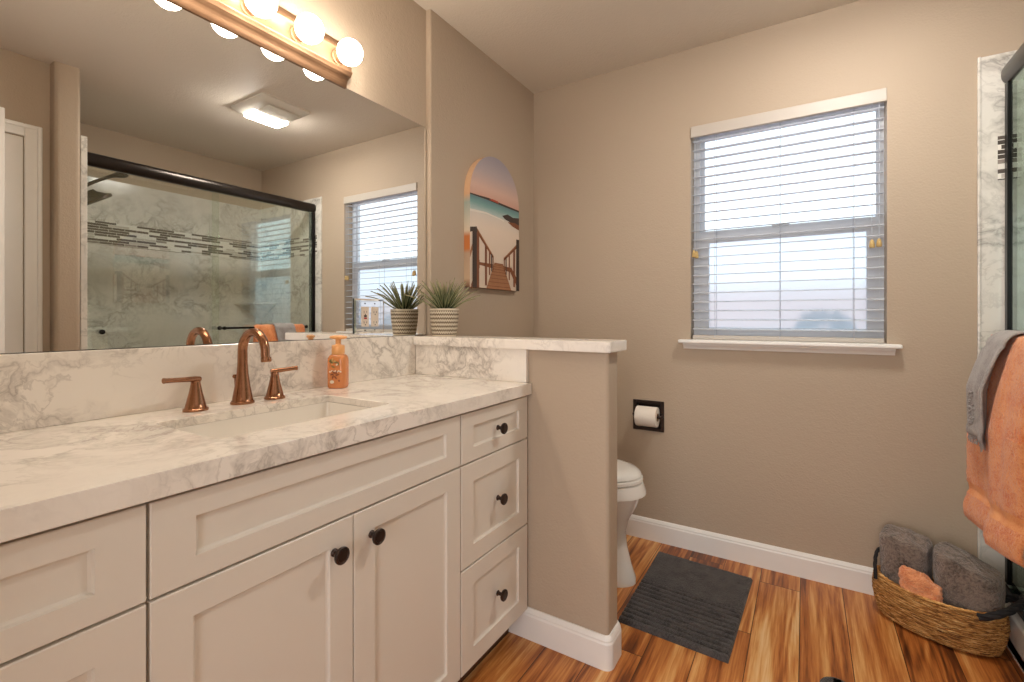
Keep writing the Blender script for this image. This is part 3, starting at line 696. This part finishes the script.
# vanity light bar
LY0, LY1 = -2.185, -1.317
vl = thing('vanity_light', 'long champagne metal light bar with round glowing bulbs above the mirror', 'light fixture', (XL, (LY0 + LY1) / 2, 1.947))
bm = bmesh.new()
hb = [(-.0197, -.014), (-.0150, -.014), (-.0145, .0), (-.010, .004), (-.010, .010), (-.004, .012), (-.002, .016), (.008, .018), (.010, .020), (.010, .026), (.016, .029), (.016, .034), (.011, .037)]
prism(bm, [(x + .0002, 1.946 + z) for x, z in hb] + [(x + .0002, 2.068 - z) for x, z in hb[::-1]], 'y', LY0, LY1)
obj('back_plate', bm, M['bar'], vl, smooth=30)
for k in range(6):
    y = -1.372 - .1505 * k; zc = 2.007
    bm = bmesh.new(); lathe(bm, [(.026, 0), (.026, .003), (.022, .006), (.0215, .022), (.018, .024)], 28, Matrix.Translation((.0115, y, zc)) @ Matrix.Rotation(PI / 2, 4, 'Y')); so = obj('socket', bm, M['bar'], vl, smooth=35)
    bm = bmesh.new(); pr = [(.013, -.044)] + [(.041 * math.sin(a), -.041 * math.cos(a)) for a in [math.radians(t) for t in range(20, 180, 10)]] + [(.002, .041)]
    lathe(bm, pr, 32, Matrix.Translation((.0705, y, zc)) @ Matrix.Rotation(PI / 2, 4, 'Y')); obj('bulb', bm, M['bulb'], so, smooth=180)

# ceiling fan light
fl = thing('ceiling_fan_light', 'square white ceiling vent fan with a lit rectangular lens, seen in the mirror', 'ceiling light', (1.46, -.69, 2.44))
bm = bmesh.new(); rings = []
for ins, z in ((0, 2.4398), (.0, 2.430), (.02, 2.415), (.06, 2.400), (.11, 2.392)):
    rings.append([(x, y, z) for x, y in rr(1.285 + ins, 1.64 - ins * .55, -.85 + ins * .8, -.53 - ins * .8, .02)])
loft(bm, rings); obj('housing', bm, M['fan'], fl, smooth=25)
bm = bmesh.new(); rings = []
for ins, z in ((0, 2.410), (.002, 2.386), (.012, 2.378)): rings.append([(x, y, z) for x, y in rr(1.462 + ins, 1.585 - ins, -.80 + ins, -.57 - ins, .012)])
loft(bm, rings); obj('lens', bm, M['lens'], fl, smooth=30)
bm = bmesh.new()
for k in range(9): box(bm, 1.32 + .0125 * k, 1.325 + .0125 * k, -.79, -.58, 2.391 + .0 * k, 2.4)
obj('grille', bm, M['fan'], fl)

# ================================================================== WALL ART
AY0, AY1, AZ0, AZ1 = -.665, -.225, 1.272, 1.928; AR = (AY1 - AY0) / 2; AW = AY1 - AY0; AH = AZ1 - AZ0
art = thing('wall_art', 'arch-topped canvas print of a boardwalk leading to a beach, on the wall beside the mirror', 'wall art', (0, (AY0 + AY1) / 2, AZ0))
outline = [(AY0, AZ0), (AY1, AZ0)] + [((AY0 + AY1) / 2 + AR * math.cos(a), AZ1 - AR + AR * math.sin(a)) for a in [PI * k / 28 for k in range(29)]]
m, nt, b = new_mat('canvas_edge'); s = N(nt, 'ShaderNodeSeparateXYZ'); g = N(nt, 'ShaderNodeNewGeometry'); L(nt, g.outputs['Position'], s.inputs[0])
zf = math_(nt, 'DIVIDE', math_(nt, 'SUBTRACT', s.outputs[2], AZ0), AH)
L(nt, ramp(nt, zf, [(0, rgb(120, 80, 56)), (.06, rgb(196, 168, 138)), (.24, rgb(176, 150, 126)), (.27, rgb(190, 112, 52)), (.36, rgb(186, 110, 56)), (.40, rgb(206, 190, 168)), (.6, rgb(150, 164, 156)), (.66, rgb(206, 164, 126)), (1, rgb(214, 178, 144))]), b.inputs['Base Color']); b.inputs['Roughness'].default_value = .7; M['edge'] = m
obj('canvas', prism(bmesh.new(), outline, 'x', .0003, .034), M['edge'], art)
m, nt, b = new_mat('print_sky'); s = N(nt, 'ShaderNodeSeparateXYZ'); g = N(nt, 'ShaderNodeNewGeometry'); L(nt, g.outputs['Position'], s.inputs[0])
zf = math_(nt, 'DIVIDE', math_(nt, 'SUBTRACT', s.outputs[2], AZ0), AH)
nn = noise(nt, pos(nt, (1, 6, 30)), 3, 3)
zf2 = math_(nt, 'ADD', zf, math_(nt, 'MULTIPLY', math_(nt, 'SUBTRACT', nn, .5), .02))
L(nt, ramp(nt, zf2, [(0, rgb(214, 196, 176)), (.45, rgb(226, 208, 190)), (.54, rgb(216, 206, 194)), (.565, rgb(176, 194, 188)), (.61, rgb(120, 160, 158)), (.655, rgb(96, 132, 136)), (.662, rgb(206, 160, 140)), (.74, rgb(212, 178, 162)), (.86, rgb(180, 166, 166)), (1, rgb(154, 148, 158))]), b.inputs['Base Color']); b.inputs['Roughness'].default_value = .6; M['p_base'] = m
M['p_dark'] = simple('print_dark', rgb(70, 56, 50), .6, var=.3); M['p_br'] = simple('print_brown', rgb(140, 84, 52), .6, var=.35, vscale=60); M['p_lb'] = simple('print_tan', rgb(176, 122, 84), .6, var=.3, vscale=50)
M['p_foam'] = simple('print_foam', rgb(226, 218, 206), .6); M['p_red'] = simple('print_red', rgb(176, 74, 54), .6)
bm = bmesh.new(); lay = [0]
def pp_(pts, mi):
    lay[0] += 1; x = .0345 + .00006 * lay[0]
    f = bm.faces.new([bm.verts.new((x, AY0 + u * AW, AZ0 + v * AH)) for u, v in pts]); f.material_index = mi
bm.faces.new([bm.verts.new((.0343, y, z)) for y, z in outline])
def bar(u0, v0, u1, v1, w0, w1, mi): pp_([(u0, v0 - w0), (u1, v1 - w1), (u1, v1 + w1), (u0, v0 + w0)], mi)
pp_([(0, .655), (.3, .657), (.7, .650), (1, .648), (1, .662), (.6, .668), (.35, .675), (.15, .668), (0, .664)], 1)
pp_([(.35, .662), (.55, .660), (.53, .674), (.42, .677)], 5)
pp_([(0, .535), (.3, .55), (.6, .54), (.66, .53), (.66, .545), (.3, .563), (0, .552)], 4)
pp_([(.62, .575), (.74, .60), (.86, .588), (1, .60), (1, .515), (.88, .525), (.78, .545), (.68, .555)], 1)
pp_([(.74, .54), (.9, .55), (1, .54), (1, .50), (.85, .515)], 2)
pp_([(.30, 0), (.82, 0), (.64, .20), (.46, .20)], 3)                     # boardwalk
for k in range(9):
    v = .02 + .18 * (1 - (1 - k / 9) ** 1.6); a = .30 + .16 * v / .2; c_ = .82 - .18 * v / .2; bar(a, v, c_, v, .0022, .0022, 2)
for (u0, v0, u1, v1, w_, mi) in ((.42, .17, .17, .175, .016, 2), (.17, .175, .02, .0, .03, 2), (.0, .23, .12, .40, .025, 3), (.10, .42, .44, .235, .017, 2), (.10, .435, .44, .245, .006, 3), (.0, .405, .12, .425, .018, 1)):
    bar(u0, v0, u1, v1, w_, w_ * .65, mi)
for u, vb, vt, w_, mi in ((.085, 0, .42, .045, 1), (.14, 0, .40, .022, 2), (.29, .02, .31, .018, 2), (.36, .10, .28, .012, 2), (.40, .13, .26, .010, 1), (.43, .14, .24, .008, 2)): pp_([(u - w_, vb), (u + w_, vb), (u + w_, vt), (u - w_, vt)], mi)
for (u0, v0, u1, v1, w_, mi) in ((1.0, .39, .65, .235, .018, 2), (1.0, .40, .65, .245, .006, 3), (.65, .17, .82, .16, .015, 2), (.80, .165, 1.0, .03, .028, 2)):
    bar(u0, v0, u1, v1, w_, w_ * (1.3 if u1 > u0 else .65), mi)
for u, vb, vt, w_, mi in ((.965, 0, .42, .035, 1), (.88, .03, .34, .020, 2), (.77, .08, .29, .013, 2), (.70, .12, .26, .010, 1), (.66, .14, .25, .008, 2)): pp_([(u - w_, vb), (u + w_, vb), (u + w_, vt), (u - w_, vt)], mi)
obj('printed_picture', bm, [M['p_base'], M['p_dark'], M['p_br'], M['p_lb'], M['p_foam'], M['p_red']], art)

# ================================================================== POTTED PLANT
PXc, PYc = .092, -.916
pt = thing('potted_plant', 'spiky green plant in a cream zigzag-patterned pot on the ledge by the mirror', 'potted plant', (PXc, PYc, 1.0537))
bm = bmesh.new(); uvl = bm.loops.layers.uv.new('UVMap'); seg = 48
pf = [(.047, .0), (.049, .004), (.053, .03), (.0575, .07), (.0595, .104), (.0600, .110), (.0585, .112), (.055, .110), (.054, .095)]
rings = [[bm.verts.new((r_ * math.cos(2 * PI * k / seg), r_ * math.sin(2 * PI * k / seg), z)) for k in range(seg)] for r_, z in pf]
for i in range(len(pf) - 1):
    for k in range(seg):
        f = bm.faces.new((rings[i][k], rings[i][(k + 1) % seg], rings[i + 1][(k + 1) % seg], rings[i + 1][k]))
        for lp, (uu, zz) in zip(f.loops, ((k / seg, pf[i][1]), ((k + 1) / seg, pf[i][1]), ((k + 1) / seg, pf[i + 1][1]), (k / seg, pf[i + 1][1]))): lp[uvl].uv = (uu, zz / .112 if i < 5 else .99)
bm.faces.new(rings[0]); po = obj('pot', bm, M['pot'], pt, local=True, smooth=50)
bm = bmesh.new(); lathe(bm, [(.054, .085), (.054, .096), (.03, .101), (.005, .102)], 24); obj('soil', bm, M['soil'], pt, local=True, smooth=60)
bm = bmesh.new(); uvl = bm.loops.layers.uv.new('UVMap'); rnd = random.Random(11)
for k in range(46):
    t = k / 46; az = k * 2.39996 + rnd.uniform(-.2, .2); el = math.radians(84 - 60 * t ** .9 + rnd.uniform(-5, 5)); ln = .112 + .050 * t ** .5 + rnd.uniform(-.012, .012)
    base = Vector((.012 * t * math.cos(az), .012 * t * math.sin(az), .100)); d = Vector((math.cos(az) * math.cos(el), math.sin(az) * math.cos(el), math.sin(el)))
    side = Vector((-math.sin(az), math.cos(az), 0)); rows = []; n_ = 8; p = base.copy(); droop = rnd.uniform(.02, .08) + .05 * t
    for i in range(n_ + 1):
        s_ = i / n_; wd = (.0062 if s_ < .35 else .0062 * (1 - (s_ - .35) / .65) ** .8) * (1 if s_ > .1 else .8) + .0003
        up_ = side.cross(d).normalized()
        rows.append((bm.verts.new(p + side * wd - up_ * -.002), bm.verts.new(p + up_ * -.0015), bm.verts.new(p - side * wd + up_ * .002)))
        p = p + d * (ln / n_); lim = (-.014 if p.y + PYc < -.90 else .004) - PXc; p.x = max(p.x, lim + .006 * rnd.random()); d = (d + Vector((0, 0, -droop * (1 if s_ > .3 else -.3)))).normalized()
    for i in range(n_):
        for j in (0, 1):
            f = bm.faces.new((rows[i][j], rows[i][j + 1], rows[i + 1][j + 1], rows[i + 1][j]))
            for lp, (uu, vv) in zip(f.loops, ((j / 2, i / n_), ((j + 1) / 2, i / n_), ((j + 1) / 2, (i + 1) / n_), (j / 2, (i + 1) / n_))): lp[uvl].uv = (uu, vv)
lf = obj('leaves', bm, M['leaf'], pt, local=True, smooth=180); modify(lf, 'SOLIDIFY', thickness=.0012)

# ================================================================== TOILET
TY = -.44
to = thing('toilet', 'white toilet with closed lid, mostly hidden behind the half wall', 'toilet', (.45, TY, 0))
def egg(x0, x1, hw, z, n=40, sharp=1.0):
    out = []; cx = x0 + (x1 - x0) * .42
    for k in range(n):
        a = 2 * PI * k / n; cx_, sy = math.cos(a), math.sin(a); rx = (x1 - cx) if cx_ > 0 else (cx - x0)
        e = .95 if cx_ > 0 else .7
        out.append((cx + rx * math.copysign(abs(cx_) ** e, cx_), TY + hw * math.copysign(abs(sy) ** .95, sy), z))
    return out
bm = bmesh.new()
loft(bm, [egg(.10, .740, .125, .0005), egg(.10, .740, .125, .02), egg(.11, .722, .110, .07), egg(.12, .702, .100, .15), egg(.14, .696, .103, .21), egg(.16, .712, .122, .27), egg(.18, .742, .150, .325), egg(.19, .756, .164, .365), egg(.19, .760, .168, .376), egg(.19, .781, .186, .382), egg(.20, .780, .185, .395), egg(.20, .768, .176, .428), egg(.22, .758, .166, .432)])
obj('bowl', bm, M['porcelain'], to, smooth=40)
bm = bmesh.new(); loft(bm, [egg(.225, .762, .172, .4330), egg(.222, .768, .178, .437), egg(.222, .767, .177, .448), egg(.226, .760, .172, .4515)]); obj('seat', bm, M['porcelain'], to, smooth=50)
bm = bmesh.new(); loft(bm, [egg(.222, .756, .170, .4535), egg(.22, .762, .174, .457), egg(.22, .758, .172, .468), egg(.23, .742, .162, .478), egg(.26, .70, .13, .485), egg(.34, .60, .07, .488)]); obj('lid', bm, M['porcelain'], to, smooth=50)
bm = bmesh.new(); box(bm, .016, .205, TY - .21, TY + .21, .415, .74, .02, 4); tk = obj('tank', bm, M['porcelain'], to, smooth=40)
obj('tank_lid', B(.012, .212, TY - .22, TY + .22, .741, .775, .01, 3), M['porcelain'], tk, smooth=40)
bm = bmesh.new(); tube(bm, [(.206, TY - .15, .69), (.222, TY - .15, .69), (.226, TY - .14, .69), (.226, TY - .08, .685)], .006, 10); obj('flush_handle', bm, M['bronze'], tk, smooth=40)

# toilet paper holder
tp = thing('toilet_paper_holder', 'square dark bronze recessed holder on the wall beneath the window', 'paper holder', (.671, 0, .555))
bm = bmesh.new(); x0, x1, z0, z1 = .593, .750, .553, .707; q = .017
for (a, b_, c_, d_) in ((x0, x0 + q, z0, z1), (x1 - q, x1, z0, z1), (x0 + q, x1 - q, z0, z0 + q), (x0 + q, x1 - q, z1 - q, z1)): box(bm, a, b_, -.006, -.0002, c_, d_, .0015)
box(bm, .6035, .7395, .055, .057, .5635, .6965); box(bm, .6035, .605, -.0005, .055, .5635, .6965); box(bm, .738, .7395, -.0005, .055, .5635, .6965); box(bm, .605, .738, -.0005, .055, .5635, .565); box(bm, .605, .738, -.0005, .055, .695, .6965); obj('bezel', bm, M['bronze'], tp)
for x, s_ in ((x0 + .008, 1), (x1 - .008, -1)):
    bm = bmesh.new(); tube(bm, [(x - s_ * .003, -.004, .634), (x - s_ * .002, -.020, .632), (x + s_ * .003, -.027, .630), (x + s_ * .012, -.028, .630)], .0062, 10, flat=1.3); obj('arm', bm, M['bronze'], tp, smooth=40)
bm = bmesh.new(); tube(bm, [(.605, -.028, .630), (.738, -.028, .630)], .006, 12); obj('roller', bm, M['bronze'], tp, smooth=40)
rl = thing('toilet_paper_roll', 'white roll of toilet paper hanging in the dark wall holder', 'toilet paper', (.672, -.056, .58))
bm = bmesh.new(); lathe(bm, [(.020, -.052), (.048, -.052), (.050, -.050), (.050, .050), (.048, .052), (.020, .052), (.020, -.052)], 40, Matrix.Translation((.673, -.030, .630)) @ Matrix.Rotation(PI / 2, 4, 'Y'), cap=False)
obj('paper', bm, M['paper'], rl, smooth=40)
bm = bmesh.new(); lathe(bm, [(.0175, -.053), (.0198, -.053), (.0198, .053), (.0175, .053), (.0175, -.053)], 28, Matrix.Translation((.673, -.030, .630)) @ Matrix.Rotation(PI / 2, 4, 'Y'), cap=False)
obj('cardboard_core', bm, M['card'], rl, smooth=40)

# ================================================================== RUGS
def rug(corners, nx, ny, hfun, name, label, cat):
    bm = bmesh.new(); A, Bc, Cc, D = [Vector(c_) for c_ in corners]  # A far-left, B far-right, C near-right, D near-left
    g = []
    for j in range(ny + 1):
        row = []
        for i in range(nx + 1):
            u, v = i / nx, j / ny; p = (A * (1 - u) + Bc * u) * (1 - v) + (D * (1 - u) + Cc * u) * v
            edge = min(u * nx, (1 - u) * nx, v * ny, (1 - v) * ny)
            row.append(bm.verts.new((p.x, p.y, .0008 if edge == 0 else hfun(u, v) * min(1, .45 + edge * .3))))
        g.append(row)
    for j in range(ny):
        for i in range(nx): bm.faces.new((g[j][i], g[j][i + 1], g[j + 1][i + 1], g[j + 1][i]))
    bd_ = [g[0][i] for i in range(nx)] + [g[j][nx] for j in range(ny)] + [g[ny][i] for i in range(nx, 0, -1)] + [g[j][0] for j in range(ny, 0, -1)]
    bt = [bm.verts.new((v.co.x, v.co.y, .0003)) for v in bd_]
    for k in range(len(bd_)): bm.faces.new((bd_[k], bd_[(k + 1) % len(bd_)], bt[(k + 1) % len(bd_)], bt[k]))
    bm.faces.new(bt)
    return tag(obj(name, bm, M['rug'], smooth=60), label, cat)
rnd = random.Random(5); jit = [[rnd.random() for _ in range(400)] for _ in range(400)]
def h1(u, v):
    r0 = jit[int(u * 119)][int(v * 179)] * .0025
    if v < .47: return .011 + r0
    s_ = (v - .47) / .53 * 11; f = abs((s_ % 1) - .5) * 2
    return .006 + .010 * (1 - f ** 2.2) + r0
rug([(.752, -.122, 0), (1.160, -.150, 0), (1.138, -.738, 0), (.759, -.721, 0)], 120, 180, h1, 'bath_rug', 'charcoal bath rug with ribbed near half, on the plank floor before the toilet', 'rug')
# second mat whose rounded corner shows at the lower edge
bm = bmesh.new(); rings = []
for ins, z in ((.002, .0004), (0, .006), (.003, .012), (.012, .015)): rings.append([(x, y, z) for x, y in rr(1.388 + ins, 1.482 - ins, -.79 + ins, -.640 - ins, .045, 8)])
loft(bm, rings); tag(obj('floor_scale_pad', bm, M['rug'], smooth=50), 'small dark grey rounded pad on the floor, just cut off by the lower edge', 'pad')

# ================================================================== BASKET
BCX, BCY, BRZ = 1.750, -.166, math.radians(-23)
bk = thing('wicker_basket', 'oval woven seagrass basket with black rope handles on the floor by the shower', 'basket', (BCX, BCY, 0), rz=BRZ)
bm = bmesh.new(); uvl = bm.loops.layers.uv.new('UVMap'); seg = 160; rows = 19; sub = 6; BH = .155
def bring(t, off, zz=None):
    a = .160 + .022 * math.sin(t * PI * .75); b_ = .088 + .016 * math.sin(t * PI * .75); out = []
    for k in range(seg):
        th_ = 2 * PI * k / seg; dip = -.008 * (1 - abs(math.cos(th_)) ** 2) * t
        wob = .0016 * math.sin(th_ * 41 + t * 60) + .0012 * math.sin(th_ * 67 - t * 90)
        out.append(Vector(((a + off + wob) * math.cos(th_), (b_ + off + wob) * math.sin(th_), .002 + t * BH + dip if zz is None else zz)))
    return out
tot = rows * sub; allr = []
for i in range(tot + 1):
    t = i / tot; ph = (i % sub) / sub; low = min(1, i / 8)
    allr.append((bring(t, -.014 * (1 - low) ** 2 + .0045 * math.sin(ph * PI) ** .7), t))
for i in range(12, tot + 1, 6)[::-1] if False else [tot, tot * 2 // 3, tot // 3, 6]:
    allr.append((bring(i / tot, -.010), i / tot))
vr = [([bm.verts.new(p) for p in r_], t) for r_, t in allr]
for (a, ta), (b_, tb_) in zip(vr, vr[1:]):
    for k in range(seg):
        f = bm.faces.new((a[k], a[(k + 1) % seg], b_[(k + 1) % seg], b_[k]))
        for lp, (uu, vv) in zip(f.loops, ((k / seg, ta), ((k + 1) / seg, ta), ((k + 1) / seg, tb_), (k / seg, tb_))): lp[uvl].uv = (uu * 1.0, vv * 2.4)
bm.faces.new(vr[0][0]); bm.faces.new(vr[-1][0])
obj('woven_body', bm, M['basket'], bk, local=True, smooth=60)
for s_ in (-1, 1):
    pts = []; HR = .0036 if s_ < 0 else .0066
    for k in range(25):
        a = PI * k / 24; c_, sn = math.cos(a), math.sin(a)
        if s_ < 0: pts.append(Vector((-.160 - .008 * sn, -.060 * c_, .135 + .092 * sn ** .7)))
        else: pts.append(Vector((.128 + .092 * sn ** .8, -.082 * c_, .146 + .068 * sn)))
    bm = bmesh.new()
    for ph in (0, 2 * PI / 3, 4 * PI / 3):
        st = []
        for k, p in enumerate(pts):
            t_ = (pts[min(k + 1, 24)] - pts[max(k - 1, 0)]).normalized(); u = (Vector((0, 0, 1)) - t_ * t_.z).normalized(); v = t_.cross(u); an = k * .8 + ph
            st.append(p + (u * math.cos(an) + v * math.sin(an)) * HR * .85)
        tube(bm, smoothpts(st, 3), HR, 8)
    obj('rope_handle', bm, M['rope'], bk, local=True, smooth=60)

# folded towels in the basket
def soft(name, pts_fn, nu, nv, mat, label, cat, seed=0, group=None, amp=.003, ns=.02, base=None):
    bm = bmesh.new(); g = [[bm.verts.new(pts_fn(i / nu, j / nv)) for i in range(nu)] for j in range(nv + 1)]
    for j in range(nv):
        for i in range(nu): bm.faces.new((g[j][i], g[j][(i + 1) % nu], g[j + 1][(i + 1) % nu], g[j + 1][i]))
    bm.faces.new(g[0]); bm.faces.new(g[-1])
    o = obj(name, bm, mat, smooth=180, base=base)
    tx = bpy.data.textures.new(name, 'CLOUDS'); tx.noise_scale = ns; tx.noise_depth = 3
    modify(o, 'DISPLACE', texture=tx, strength=amp * 2, mid_level=.5, texture_coords='GLOBAL')
    return tag(o, label, cat, group)
def bpt(lx, ly, z):
    return Vector((BCX + lx * math.cos(BRZ) - ly * math.sin(BRZ), BCY + lx * math.sin(BRZ) + ly * math.cos(BRZ), z))
def bundle(cx, cy, a, b_, z0, z1, tilt, fold, skew=0.0, peak=0.0):
    """a folded towel standing in the basket: rounded slab with a domed, sloping top and fold grooves"""
    def fn(u, v):
        th_ = 2 * PI * u; cu, su = math.cos(th_), math.sin(th_)
        x = a * math.copysign(abs(cu) ** .55, cu); y = b_ * math.copysign(abs(su) ** .7, su); K = .60
        if v < K: s_ = 1 - .10 * (1 - v / K); zz = z0 + (z1 - z0 - .03) * (v / K)
        else:
            q_ = (v - K) / (1 - K); q1 = min(1, q_ / .45)
            s_ = (1 - .22 * (1 - math.cos(q1 * PI / 2))) if q_ < .45 else .78 * (1 - (q_ - .45) / .55 * .985); zz = z1 - .03 + .022 * math.sin(q1 * PI / 2) + .008 * max(0, (q_ - .45) / .55)
        groove = 1 - .07 * math.exp(-((su + .1) / .12) ** 2) * fold * (1 if cu > 0 else .3)
        zz += (tilt * x * s_ + skew * y * s_) * min(1, v / .5) + peak * math.sin(x * 90 + y * 30) * min(1, v / .5)
        return bpt(cx + x * s_ * groove, cy + y * s_ * groove, zz)
    return fn
soft('folded_towel', bundle(-.090, .018, .075, .064, .02, .315, -.10, 1, .12, .003), 80, 60, M['grey'], 'folded grey terry towel standing at the left end of the wicker basket', 'towel', group='grey towels in the basket', ns=.03, amp=.004)
soft('folded_towel', bundle(.083, .016, .090, .066, .02, .292, -.34, 1, .10, .002), 90, 60, M['grey'], 'larger folded grey terry towel sloping towards the shower in the wicker basket', 'towel', group='grey towels in the basket', ns=.03, amp=.004)
soft('washcloth', bundle(-.024, -.073, .060, .019, .09, .215, -.12, 1, .2, .009), 70, 50, M['peach'], 'bunched peach orange washcloth at the front of the wicker basket', 'washcloth', ns=.016, amp=.008)

# ================================================================== TOWELS ON THE SHOWER BAR
def interp(tab, t):
    for (a, va), (b_, vb) in zip(tab, tab[1:]):
        if t <= b_:
            s_ = (t - a) / (b_ - a); s_ = s_ * s_ * (3 - 2 * s_); return va + (vb - va) * s_
    return tab[-1][1]
def hanging(name, ya, yb, zf, zb, xtab, gap, th, barx, barz, rad, ny=70, nz=110):
    """closed thick sheet draped over the bar: front length to zf, back length to zb"""
    bm = bmesh.new(); Lf = barz - zf; Lb = barz - zb; arcL = PI * rad; tot_ = Lf + Lb + arcL; outer, inner = [], []
    for j in range(nz + 1):
        s_ = tot_ * j / nz; ro, ri = [], []
        for i in range(ny + 1):
            v = i / ny; y = ya + (yb - ya) * v
            if s_ < Lf:                                     # front, from hem up
                z = zf + s_; hang = (barz - z) / Lf; xw = interp(xtab, y); x = (barx - rad) + (xw - (barx - rad)) * min(1, hang * 2.2) ** .8
                x += .003 * math.sin(y * 40 + z * 9); p = Vector((x, y, z)); nrm = Vector((-1, 0, 0))
                if hang > .86: p.x -= .004 * math.sin((hang - .86) / .14 * PI)
            elif s_ < Lf + arcL:
                a = PI - (s_ - Lf) / rad; p = Vector((barx + rad * math.cos(a), y, barz + rad * math.sin(a))); nrm = Vector((math.cos(a), 0, math.sin(a)))
            else: z = barz - (s_ - Lf - arcL); p = Vector((barx + rad, y, z)); nrm = Vector((1, 0, 0))
            edge = min(v, 1 - v); rnd_ = math.sqrt(max(0, 1 - (1 - min(1, edge / .06)) ** 2)); e2 = min(s_, tot_ - s_); rnd_ = min(rnd_, math.sqrt(max(.0, 1 - (1 - min(1, e2 / .012)) ** 2)))
            ro.append(p + nrm * th * rnd_); ri.append(p)
        outer.append(ro); inner.append(ri)
    O = [[bm.verts.new(p) for p in r_] for r_ in outer]; I = [[bm.verts.new(p) for p in r_] for r_ in inner]
    for G in (O, I):
        for j in range(nz):
            for i in range(ny): bm.faces.new((G[j][i], G[j][i + 1], G[j + 1][i + 1], G[j + 1][i]))
    for j in range(nz):
        for i in (0, ny): bm.faces.new((O[j][i], O[j + 1][i], I[j + 1][i], I[j][i]))
    for j in (0, nz):
        for i in range(ny): bm.faces.new((O[j][i], O[j][i + 1], I[j][i + 1], I[j][i]))
    bmesh.ops.remove_doubles(bm, verts=bm.verts, dist=1e-6)
    return bm
BXx, BZz = 1.912, 1.058
ot = [(-.56, 1.880), (-.47, 1.858), (-.41, 1.842), (-.38, 1.846), (-.345, 1.872), (-.29, 1.862), (-.22, 1.848), (-.18, 1.845), (-.15, 1.858)]
bm = hanging('bath_towel', -.545, -.155, .425, .55, ot, 0, .012, BXx, BZz, .0095)
for f in bm.faces:
    c_ = f.calc_center_median(); zz = c_.z
    if .520 < zz < .565 and c_.x < 1.9: f.material_index = 1
for v in bm.verts:
    if v.co.x < 1.9 and .523 < v.co.z < .562: v.co.x += .005
    elif v.co.x < 1.9 and v.co.z < .5: v.co.x -= .004 + .004 * math.sin((v.co.z - .42) / .08 * PI)
o = obj('bath_towel', bm, [M['orange'], M['orangeband']], smooth=180)
tx = bpy.data.textures.new('terry', 'CLOUDS'); tx.noise_scale = .012; tx.noise_depth = 4
modify(o, 'DISPLACE', texture=tx, strength=.007, mid_level=.5, texture_coords='GLOBAL')
tag(o, 'bright orange terry bath towel hanging from the black bar on the shower door', 'towel')
gt = [(-.44, 1.820), (-.405, 1.818), (-.36, 1.840), (-.335, 1.838), (-.30, 1.826), (-.26, 1.820), (-.22, 1.826)]
bm = hanging('hand_towel', -.415, -.255, .735, .80, gt, 0, .007, BXx, 1.036, .046, 50, 90)
tw = thing('hand_towel', 'light grey fringed hand towel draped over the orange bath towel', 'towel', (1.86, -.33, .70))
ho = obj('cloth', bm, M['ltgrey'], tw, smooth=180)
bm = bmesh.new(); rnd = random.Random(2)
for k in range(44):
    y = -.412 + .148 * k / 43; x = interp(gt, y) - .002; l_ = rnd.uniform(.014, .022)
    tube(bm, [(x, y, .738), (x + rnd.uniform(-.003, .003), y + rnd.uniform(-.002, .002), .738 - l_ / 2), (x + rnd.uniform(-.004, .004), y + rnd.uniform(-.003, .003), .734 - l_)], [.0016, .0014, .0010], 5)
obj('fringe', bm, M['ltgrey'], tw)
bm = bmesh.new(); rnd = random.Random(8)
for k in range(46):
    zc = .775 + .11 * rnd.random(); y = -.272 - .012 * rnd.random() - (.02 if k % 5 == 0 else 0); x = interp(gt, y) - .006; d = .006
    bmesh.ops.create_icosphere(bm, subdivisions=1, radius=rnd.uniform(.003, .006), matrix=Matrix.Translation((x, y, zc)))
rf = obj('ruffle', bm, M['ltgrey'], tw, smooth=180)
